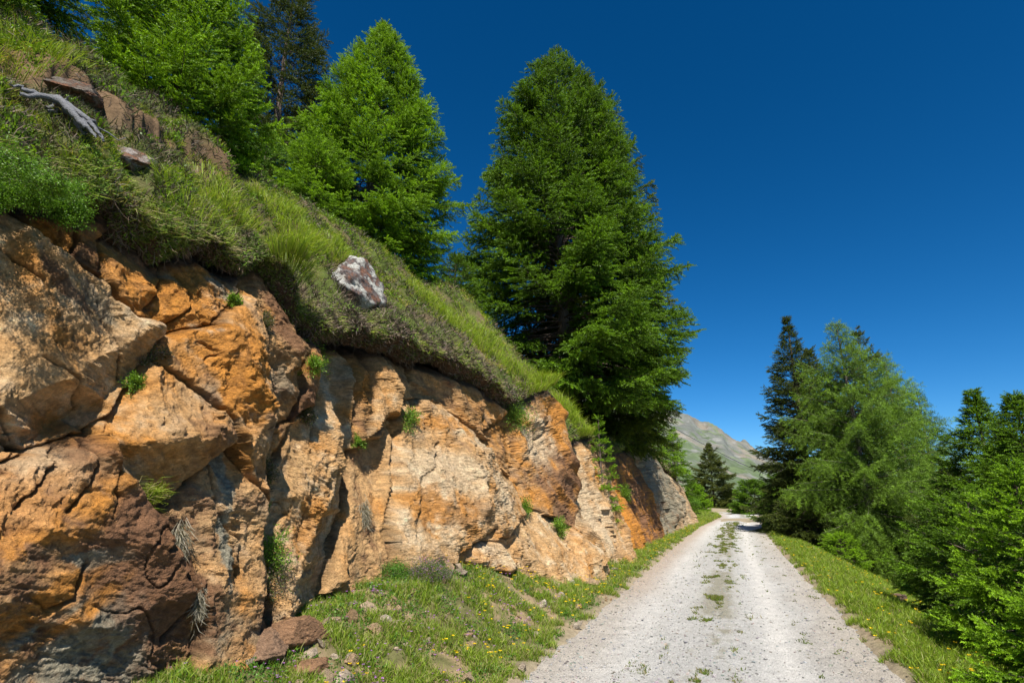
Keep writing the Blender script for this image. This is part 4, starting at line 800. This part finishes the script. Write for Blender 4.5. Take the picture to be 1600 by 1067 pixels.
off = lambda x, y: np.maximum(road_l(y) - x, x - road_r(y)) > .12
flowers('yellow_flowers', 2600, (.9, .62, .01), .016, lambda x, y: off(x, y) & (fbm(x * 1.5, y * 1.5, 3, 181) > .06) & ((x > -3.0) | (y > 6)), .06, .16, 20)
flowers('purple_flowers', 4200, (.5, .2, .55), .011, lambda x, y: off(x, y) & (x < -2.3) & (y < 9) & (fbm(x * 2, y * 2, 3, 183) > .0), .03, .09, 30)

# ---------------------------------------------------------------- loose gravel on the track
def stone_mesh(seed, n=14, sub=14, flat=1.0):
    r_ = np.random.default_rng(seed); th = np.linspace(0, math.pi, sub); ph = np.linspace(0, 2 * math.pi, sub * 2, endpoint=False)
    d = np.stack([np.sin(th)[:, None] * np.cos(ph), np.sin(th)[:, None] * np.sin(ph), np.cos(th)[:, None] + 0 * ph], -1).reshape(-1, 3)
    nn = unit(r_.normal(size=(n, 3))); dd = r_.uniform(.62, 1.0, n); q = d @ nn.T; rr = np.min(np.where(q > .05, dd / np.maximum(q, .05), 3), 1)
    V = d * rr[:, None]; V[:, 2] *= flat; m = sub * 2
    i = np.arange(sub - 1)[:, None] * m; j = np.arange(m)[None]; k = (j + 1) % m
    return V, np.stack([i + j, i + m + j, i + m + k, i + k], -1).reshape(-1, 4)
sv = [stone_mesh(s, 9, 4) for s in range(4)]
n = 10000; y = 4.3 * np.exp(r.random(n) * math.log(5)); u = r.random(n); x = road_l(y) - .1 + (road_r(y) - road_l(y) + .2) * u; cxx = x - (road_l(y) + road_r(y)) / 2
keep = r.random(n) < 1.05 - .9 * np.exp(-((cxx - .72) / .25) ** 2) - .5 * np.exp(-((cxx + .95) / .3) ** 2); x, y = x[keep], y[keep]; n = len(x)
V = []; F = []; C = []; o = 0; sz = np.clip(r.lognormal(-5.05, .42, n), .003, .02); rz = r.uniform(0, 6.28, n)
zz = road_zoff(x, y)
for q in range(4):
    k = np.arange(n) % 4 == q; v, f = sv[q]; c_, s_ = np.cos(rz[k])[:, None], np.sin(rz[k])[:, None]
    vv = np.stack([c_ * v[:, 0] - s_ * v[:, 1], s_ * v[:, 0] + c_ * v[:, 1], np.broadcast_to(v[:, 2] * .6, (k.sum(), len(v)))], -1) * sz[k][:, None, None] + np.stack([x[k], y[k], zz[k] + .25 * sz[k]], 1)[:, None]
    V.append(vv.reshape(-1, 3)); F.append((np.arange(k.sum())[:, None, None] * len(v) + f[None]).reshape(-1, 4) + o); o += len(V[-1])
    C.append(np.repeat(np.array([.47, .45, .42]) * r.uniform(.62, 1.3, (k.sum(), 1)) * (1 + .1 * r.normal(size=(k.sum(), 3)) * [1, .3, -1]), len(v), 0))
tag(build('loose_gravel', np.concatenate(V), [np.concatenate(F)], ROCK, colr=np.clip(np.concatenate(C), 0, 1)), kind='stuff')

n = 3200; x, y, _z = ground_samples(n, 0); k = fbm(x * 1.7, y * 1.7, 3, 201) > .16 - .35 * smooth(.7, 1.5, road_l(y) - x); x, y = x[k], y[k]; n = len(x)
V = []; F = []; C = []; o = 0; sz = np.clip(r.lognormal(-3.75, .6, n), .01, .10)
for q in range(n):
    v, f = sv[q % 4]; a = r.uniform(0, 6.28, 3); Rm = np.array(Matrix.Rotation(a[0], 3, 'Z') @ Matrix.Rotation(a[1], 3, 'X')); V.append((v * np.array([1, .8, .55])) @ Rm.T * sz[q] + np.array([x[q], y[q], float(ground_z(x[q], y[q])) + .2 * sz[q]])); F.append(f + o); o += len(v)
    C.append(np.repeat((lerp(np.array([.44, .28, .14]), np.array([.5, .42, .32]), r.random()) * r.uniform(.6, 1.2))[None], len(v), 0))
tag(build('rock_chips', np.concatenate(V), [np.concatenate(F)], ROCK, colr=np.clip(np.concatenate(C), 0, 1)), kind='stuff')

# ---------------------------------------------------------------- separate stones and boulders
def boulder(name, p, size, seed, colr, label, cat='stone', group=None, rot=0.0, lichen=None, sink=.25, tilt=(0, 0)):
    v, f = stone_mesh(seed, 20, 70 if max(size) > .2 else 26)
    v = v + v * (.16 * fbm(v[:, 0] * 2 + seed, v[:, 1] * 2 + v[:, 2] * 2, 5, seed % 40, .6) + .05 * fbm(v[:, 2] * 9, v[:, 0] * 9 + v[:, 1] * 7, 3, seed % 30))[:, None]
    n2_ = fbm(v[:, 0] * 2.5 + v[:, 2], v[:, 1] * 2.5 + seed, 4, 9); cc = np.array(colr) * (1 + .5 * n2_[:, None])
    if lichen is not None:
        q = fbm(v[:, 1] * 2.4 + v[:, 0] * 1.3 + seed, v[:, 2] * 2.4 - v[:, 0] * 1.1, 5, 15, .6) + .4 * fbm(v[:, 1] * 7 - v[:, 0] * 3, v[:, 2] * 7 + v[:, 0] * 3, 4, 16, .6); cc = lerp(cc, np.array(lichen), smooth(.02, .10, q)[:, None]); cc = lerp(cc, np.array([.36, .14, .06]), (smooth(.1, .3, -q) * .6)[:, None])
    o = build(name, v * np.array(size), [f], ROCK, colr=np.clip(cc, .01, .8), smooth_=True)
    o.location = (p[0], p[1], p[2] + size[2] * (1 - 2 * sink) * .8); o.rotation_euler = (tilt[0], tilt[1], rot)
    return tag(o, label, cat, group)
TANC = (.42, .29, .17); REDC = (.34, .185, .095)
GS = 'loose stones at the foot of the rock face'
for i, (px, py, sx, sy, sz_, cc, lb) in enumerate([
  (455, 1005, .24, .34, .17, REDC, 'largest red brown boulder sunk in the verge at the lower left'),
  (550, 1035, .075, .075, .055, TANC, 'egg shaped orange stone nearest the lower edge of the picture'),
  (585, 985, .06, .09, .05, TANC, 'pale angular stone among purple flowers left of the dry patch'),
  (622, 960, .05, .05, .08, TANC, 'small pointed pale stone standing upright in the verge'),
  (732, 1010, .09, .06, .035, TANC, 'flat tan stone half covered by grass at the middle of the verge'),
  (838, 925, .12, .10, .05, TANC, 'flat topped stone of the little pile under the squat block'),
  (822, 912, .06, .06, .04, REDC, 'round reddish stone at the left of the little pile'),
  (850, 945, .07, .05, .05, (.55, .47, .36), 'whitish stone below the flat topped one of the pile'),
  (892, 908, .12, .07, .05, (.5, .43, .33), 'pale slanted slab lying between the pile and the track'),
  (918, 888, .26, .14, .06, TANC, 'long flat slab leaning at the foot of the cracked tan block'),
  (905, 950, .07, .05, .05, TANC, 'small tan stone near the edge of the track'),
  (877, 930, .05, .05, .04, (.55, .47, .36), 'tiny pale stone right of the little pile'),
  (480, 1050, .16, .14, .07, REDC, 'low brown rock at the bottom edge by the grass tufts'),
  (420, 1010, .22, .2, .14, (.33, .2, .12), 'brown boulder resting against the knobbly lower block')]):
    p = groundpt(px, py); boulder('stone', p, (sx, sy, sz_), 200 + i, cc, lb, 'stone', GS, rot=i * 1.1, sink=.3)
for i, (px, py, sx, lb) in enumerate([(1315, 855, .22, 'small tan stone in the grass of the right verge'), (1405, 940, .16, 'brown earth clod on the right verge beside the young spruces')]):
    p = groundpt(px, py); boulder('stone', p, (sx, sx, sx * .7), 240 + i, (.3, .19, .12), lb, 'stone', None)
p = hillpt(562, 455) + np.array([-.11, 0, -.13]); boulder('lichen_boulder', p, (.42, .56, .56), 305, (.17, .14, .13), 'grey boulder patched with white lichen at the brink above the pale pillar', 'boulder', None, rot=.5, lichen=(.62, .60, .53), sink=.3, tilt=(.35, -.2))
p = hillpt(205, 255); boulder('outcrop', p, (.22, .30, .13), 306, (.22, .16, .12), 'low brown outcrop in the slope below the bushy spruce', 'outcrop', None, rot=.5, lichen=(.42, .36, .32), sink=.35, tilt=(.5, .3))
p = hillpt(120, 150); boulder('outcrop', p, (.22, .34, .12), 307, (.14, .10, .075), 'dark ledge of rock above the bleached root', 'outcrop', None, rot=.6, lichen=(.24, .2, .16), sink=.35, tilt=(.5, .2))

# ---------------------------------------------------------------- bleached root on the slope
def drift():
    key = [hillpt(38, 172), hillpt(75, 180), hillpt(100, 203), hillpt(122, 222), hillpt(138, 240)]
    K = np.array(key); K[:, 0] += .10; K[:, 2] += .10; base = K[2].copy()
    root = empty('dead_root', base, 'silver grey bleached root lying on the upper left slope', 'dead wood')
    n = 40; t = np.linspace(0, 1, n); tk = np.linspace(0, 1, 5); pts = np.stack([np.interp(t, tk, K[:, k]) for k in range(3)], 1)
    for _ in range(4): pts[1:-1] = (pts[:-2] + 2 * pts[1:-1] + pts[2:]) / 4
    th = np.linspace(0, 2 * math.pi, 22, endpoint=False); rad = .062 * np.interp(t, [0, .15, .3, .6, 1], [.5, 1.2, 1.5, .9, .3])
    V, F = tube(pts, rad, 22); V = V.reshape(n, 22, 3); ctr = pts[:, None]
    fl = 1 + .28 * np.sin(th[None] * 4 + t[:, None] * 7) + .16 * np.sin(th[None] * 9 - t[:, None] * 5) ; V = ctr + (V - ctr) * fl[..., None]
    m, nn, out = new_mat('bleached_wood'); g = N(nn, 'ShaderNodeNewGeometry'); mp = N(nn, 'ShaderNodeMapping'); mp.inputs['Scale'].default_value = (1, .35, 1); nn.links.new(g.outputs['Position'], mp.inputs[0])
    t1 = noise_node(nn, mp.outputs[0], 60, 5, .7); mx = N(nn, 'ShaderNodeMix', data_type='RGBA'); nn.links.new(t1.outputs[0], mx.inputs[0]); mx.inputs[6].default_value = (.07, .07, .075, 1); mx.inputs[7].default_value = (.27, .27, .28, 1)
    b = N(nn, 'ShaderNodeBump'); b.inputs['Distance'].default_value = .025; nn.links.new(t1.outputs[0], b.inputs['Height']); p = N(nn, 'ShaderNodeBsdfPrincipled'); p.inputs['Roughness'].default_value = .75
    nn.links.new(mx.outputs[2], p.inputs['Base Color']); nn.links.new(b.outputs[0], p.inputs['Normal']); nn.links.new(p.outputs[0], out.inputs[0])
    rr = np.random.default_rng(77); parts = []
    for q in range(7):
        a0, a1 = sorted(rr.uniform(0, 1, 2)) if q > 2 else (0.0, 1.0)
        if a1 - a0 < .3: a1 = min(1, a0 + .4); a0 = a1 - .4
        tt = np.linspace(a0, a1, 34); c = np.stack([np.interp(tt, t, pts[:, k]) for k in range(3)], 1); sp = np.interp(tt, [0, .3, .7, 1], [.11, .085, .05, .03])
        ph0 = rr.uniform(0, 6.28); c = c + sp[:, None] * np.stack([.35 * np.cos(ph0 + tt * 3), np.sin(ph0 + tt * 3) * .9, .6 * np.cos(ph0 * 2 + tt * 4)], 1) + .012 * np.stack([fbm(tt * 9 + q * 5, tt * 0 + k * 3., 3, 60 + k) for k in range(3)], 1) * 2
        rd = rr.uniform(.014, .028) * np.interp(tt, [0, .25, .6, 1], [.7, 1.25, .9, .35])
        v, f = tube(c, rd, 12); parts.append((v, f))
    v, f = join(parts); build('stem', v - base, [f], m, parent=root, smooth_=True)
    def prong(a, dirs, ln, r0, sd):
        st = np.array([np.interp(a, t, pts[:, k]) for k in range(3)]); d = unit(np.array(dirs, float)); q_ = np.linspace(0, 1, 14); s = q_[:, None]
        q = st + d * s * ln + .35 * ln * s * np.stack([fbm(q_ * 2.5 + sd, q_ * 0 + k * 4., 3, 70 + k) for k in range(3)], 1) * 2; v, f = tube(q, r0 * (1 - q_ * .85), 8); build('prong', v - base, [f], m, parent=root, smooth_=True)
    prong(.05, (-.2, -1, .1), .18, .03, 1); prong(.22, (.1, .5, .5), .13, .018, 2); prong(.45, (.3, .9, -.1), .30, .022, 3); prong(.5, (.2, .35, -.9), .22, .02, 4)
drift()

# ---------------------------------------------------------------- plants rooted in the face
GC = 'plants rooted in the cracks of the rock face'
def crack_plant(px, py, size, kind, label, n=None, seed=0):
    y_, z_ = wallpt(px, py); x_ = float(wall_surface(y_, z_)) + .02
    e = empty('grass_tuft' if kind == 'grass' else 'dwarf_shrub', (x_, y_, z_), label, 'grass tuft' if kind == 'grass' else 'shrub', GC)
    rr = np.random.default_rng(seed + int(px)); pl = Pool(); c0 = np.array([x_, y_, z_]); st = size * 1.25 * (1 + .35 * (y_ > 6))
    if kind == 'grass':
        n = n or 260; pos = c0 + rr.normal(size=(n, 3)) * np.array([.1, .25, .18]) * st
        pl.blades(pos, np.stack([rr.normal(.7, .4, n), rr.normal(0, .6, n), rr.normal(.7, .5, n)], 1), st * rr.uniform(.5, 1.2, n), .004 * (1 + y_ / 12), grass_cols(n, rr, .25, .8), bend=1.0, seed=seed); pl.obj('blades', GRASS, parent=e)
    elif kind == 'dry':
        n = n or 300; pos = c0 + rr.normal(size=(n, 3)) * np.array([.08, .15, .35]) * st
        pl.blades(pos, np.stack([rr.normal(.4, .3, n), rr.normal(0, .35, n), rr.normal(-.8, .4, n)], 1), st * rr.uniform(.4, 1., n), .004 * (1 + y_ / 12), np.array([.36, .32, .24]) * rr.uniform(.6, 1.2, (n, 1)), bend=.5, seed=seed); pl.obj('blades', GRASS, parent=e)
    else:
        nt_ = int(40 + 200 * max(0, size - .12)); tips = []
        tw_ = Pool(); base = c0 + rr.normal(size=(nt_, 3)) * .06 * st; d = unit(np.stack([rr.normal(.5, .35, nt_), rr.normal(0, .6, nt_), rr.normal(-.1 if kind == 'hang' else .3, .6, nt_)], 1)); ln = st * rr.uniform(.5, 1.05, nt_)
        tw_.blades(base, d, ln * .95, .005, np.array([.12, .09, .07]) * rr.uniform(.7, 1.3, (nt_, 1)), bend=.15, seed=seed); tw_.obj('twigs', TWIG, parent=e)
        n = n or int(1500 + 9000 * max(0, size - .12)); i = rr.integers(0, nt_, n); t = rr.uniform(.25, 1.05, n) ** .8
        pos = base[i] + d[i] * (ln[i] * t)[:, None] + rr.normal(size=(n, 3)) * .10 * st
        cc = lerp(np.array([.07, .15, .02]), np.array([.24, .38, .035]), rr.random((n, 1))) if kind != 'heather' else HC[rr.choice(6, n, p=[.15, .2, .25, .25, .1, .05])]
        pl.leaves(pos, d[i] + rr.normal(size=(n, 3)) * .8, .014 * (1 + y_ / 12), cc * rr.uniform(.7, 1.25, (n, 1)), seed=seed + 1); pl.obj('leaves', GRASS, parent=e)
for i, a in enumerate([
  (235, 560, .13, 'heather', 'tangled half dry shrub in the joint above the triangular block'), (212, 600, .08, 'leaf', 'small green sprig at the lower end of the tangled joint shrub'),
  (222, 780, .13, 'grass', 'bright grass tuft in the shaded hollow above the dark brown block'), (258, 840, .13, 'dry', 'dry straw hanging down the joint right of the dark brown block'),
  (285, 935, .10, 'dry', 'thinner dry straw at the foot of the same joint'), (166, 428, .07, 'dry', 'whitish dry wisp beside the chipped orange block'),
  (354, 474, .08, 'leaf', 'small green cushion on the bright orange oval block'), (408, 508, .10, 'heather', 'dark tuft at the head of the long vertical crack'),
  (480, 572, .12, 'leaf', 'loose yellow green sprig across the reddish slab'), (508, 560, .26, 'leaf', 'tall leafy shrub filling the fern cleft'), (496, 515, .30, 'leaf', 'dense green shrub at the top of the fern cleft'), (524, 548, .18, 'leaf', 'upright bluish green sprig on top of the pale pillar'),
  (512, 615, .10, 'heather', 'brownish tuft midway down the fern cleft'), (497, 650, .11, 'heather', 'flat cushion at the lower end of the fern cleft'),
  (432, 745, .13, 'heather', 'grey heather clump in the joint left of the pale pillar'), (424, 790, .07, 'leaf', 'tiny cushion under the grey heather clump'),
  (432, 870, .19, 'leaf', 'bright shrub low in the corner beside the pale pillar'), (428, 925, .2, 'heather', 'heather bush where the pale pillar meets the verge'),
  (598, 690, .10, 'leaf', 'little shrub on the recessed rib'), (650, 660, .14, 'leaf', 'small shrub at the top left of the large tan block'), (600, 800, .16, 'dry', 'dry grass hanging in the recessed rib'),
  (808, 650, .30, 'hang', 'bright green trailing shrub hanging from the turf beside the ochre prow'), (820, 795, .12, 'leaf', 'small plant at the foot of the ochre prow'), (855, 825, .14, 'leaf', 'leafy plant on the low pale block'),
  (968, 772, .2, 'leaf', 'sprig above the vivid orange slab')]):
    crack_plant(*a, seed=400 + i)
# shrubs on the ground
def ground_bush(name, p, rad, h, n, label, cat, cl, ch, leaf=.014, seed=0, group=None, purple=0):
    e = empty(name, p, label, cat, group); rr = np.random.default_rng(seed); pl = Pool(); p = np.array(p)
    d = unit(rr.normal(size=(n, 3)) + np.array([0, 0, .3])); d[:, 2] = np.abs(d[:, 2]); q = rr.uniform(.55, 1, n) * (1 + .5 * fbm(d[:, 0] * 2 + seed, d[:, 1] * 2 + d[:, 2] * 2, 3, 5))
    pos = p + d * q[:, None] * np.array([rad, rad, h]); cc = lerp(np.array(cl), np.array(ch), rr.random((n, 1))) * rr.uniform(.7, 1.2, (n, 1))
    if purple: cc = np.where(rr.random((n, 1)) < purple, np.array([.38, .16, .42]), cc)
    pl.leaves(pos, d + rr.normal(size=(n, 3)) * .7, leaf, cc, seed=seed); pl.obj('leaves', GRASS, parent=e)
    tw_ = Pool(); k = rr.integers(0, n, 90); tw_.blades(np.repeat(p[None], 90, 0), pos[k] - p, np.linalg.norm(pos[k] - p, axis=1) * .95, .006, np.array([.12, .09, .07]), bend=.05, seed=seed); tw_.obj('twigs', TWIG, parent=e)
GB = 'cushion plants at the foot of the rock face'
ground_bush('flowering_cushion', groundpt(668, 905), .34, .24, 9000, 'mound of purple flowered thyme against the squat block', 'cushion plant', (.06, .11, .03), (.14, .22, .05), .012, 501, GB, .18)
ground_bush('leafy_cushion', groundpt(615, 900), .24, .22, 6000, 'bright green mound left of the purple flowered one', 'cushion plant', (.06, .15, .02), (.14, .30, .03), .014, 502, GB)
ground_bush('willow_bush', groundpt(1245, 826), .9, .9, 3500, 'pale bluish bush at the right verge below the dark spire', 'bush', (.08, .13, .06), (.18, .24, .12), .06, 503)
ground_bush('leafy_bush', tuple(at_r(1072, 772, 52) * [1, 1, 0] + [0, 0, .9]), 1.2, 1.1, 4000, 'light green bush at the inside of the bend under the lone spruce', 'bush', (.08, .17, .02), (.2, .34, .04), .10, 504)
# trailing shrub at the upper left: lies over the lip
def trailing():
    c0 = hillpt(60, 285); e = empty('trailing_shrub', c0, 'dense bright green trailing shrub draped over the brink at the left edge', 'shrub'); rr = np.random.default_rng(600); pl = Pool(); tw_ = Pool()
    n = 420; px = rr.uniform(-60, 130, n); top = np.interp(px, [-60, 0, 60, 130], [225, 232, 258, 292]); bot = np.interp(px, [-60, 0, 60, 95, 118, 130], [320, 318, 325, 345, 355, 330]); py = lerp(top, bot, rr.random(n))
    for i in range(n):
        d = ray(px[i], py[i]); d /= math.hypot(d[0], d[1]); w_ = .30 + .22 * (py[i] - top[i]) / (bot[i] - top[i]) 
        t = np.linspace(2.5, 9, 500); P_ = CAM + t[:, None] * d; y_ = P_[:, 1]; sfc = np.where(P_[:, 2] > ztop(y_) + .1, hill_z(P_[:, 0], y_) + .06 - P_[:, 2], P_[:, 0] * -1 + wallx(y_, ztop(y_)) + overhang(y_) + .13)
        j = np.argmax(sfc > 0); c = P_[j]; m = 62
        dr = unit(np.array([.6, .3, -.35]) + rr.normal(size=3) * .45); tt = rr.uniform(-.5, 1, m)[:, None]
        pos = c + dr * tt * .10 + rr.normal(size=(m, 3)) * .015
        pl.leaves(pos, dr + rr.normal(size=(m, 3)) * .6, .014, lerp(np.array([.05, .12, .012]), np.array([.17, .33, .03]), np.clip(tt * .7 + .4 * rr.random((m, 1)), 0, 1)), seed=i)
        tw_.blades(c[None] - dr * .06, dr[None], .15, .005, np.array([.1, .08, .05]), bend=.1, seed=i)
    pl.obj('leaves', GRASS, parent=e); tw_.obj('twigs', TWIG, parent=e)
trailing()

# ---------------------------------------------------------------- cable across the valley
a = at_r(1030, 655, 120); b = at_r(1290, 775, 150); t = np.linspace(-.15, 1.25, 30)[:, None]; pts = a + (b - a) * t; pts[:, 2] -= 1.4 * np.sin(np.clip(t[:, 0], 0, 1) * math.pi)
m, nn, out = new_mat('dark_cable'); p = N(nn, 'ShaderNodeBsdfPrincipled'); p.inputs['Base Color'].default_value = (.05, .05, .055, 1); p.inputs['Roughness'].default_value = .6; nn.links.new(p.outputs[0], out.inputs[0])
v, f = tube(pts, np.full(30, .055), 6); tag(build('overhead_cable', v, [f], m, smooth_=True), 'thin dark cable strung across in front of the mountain', 'cable')
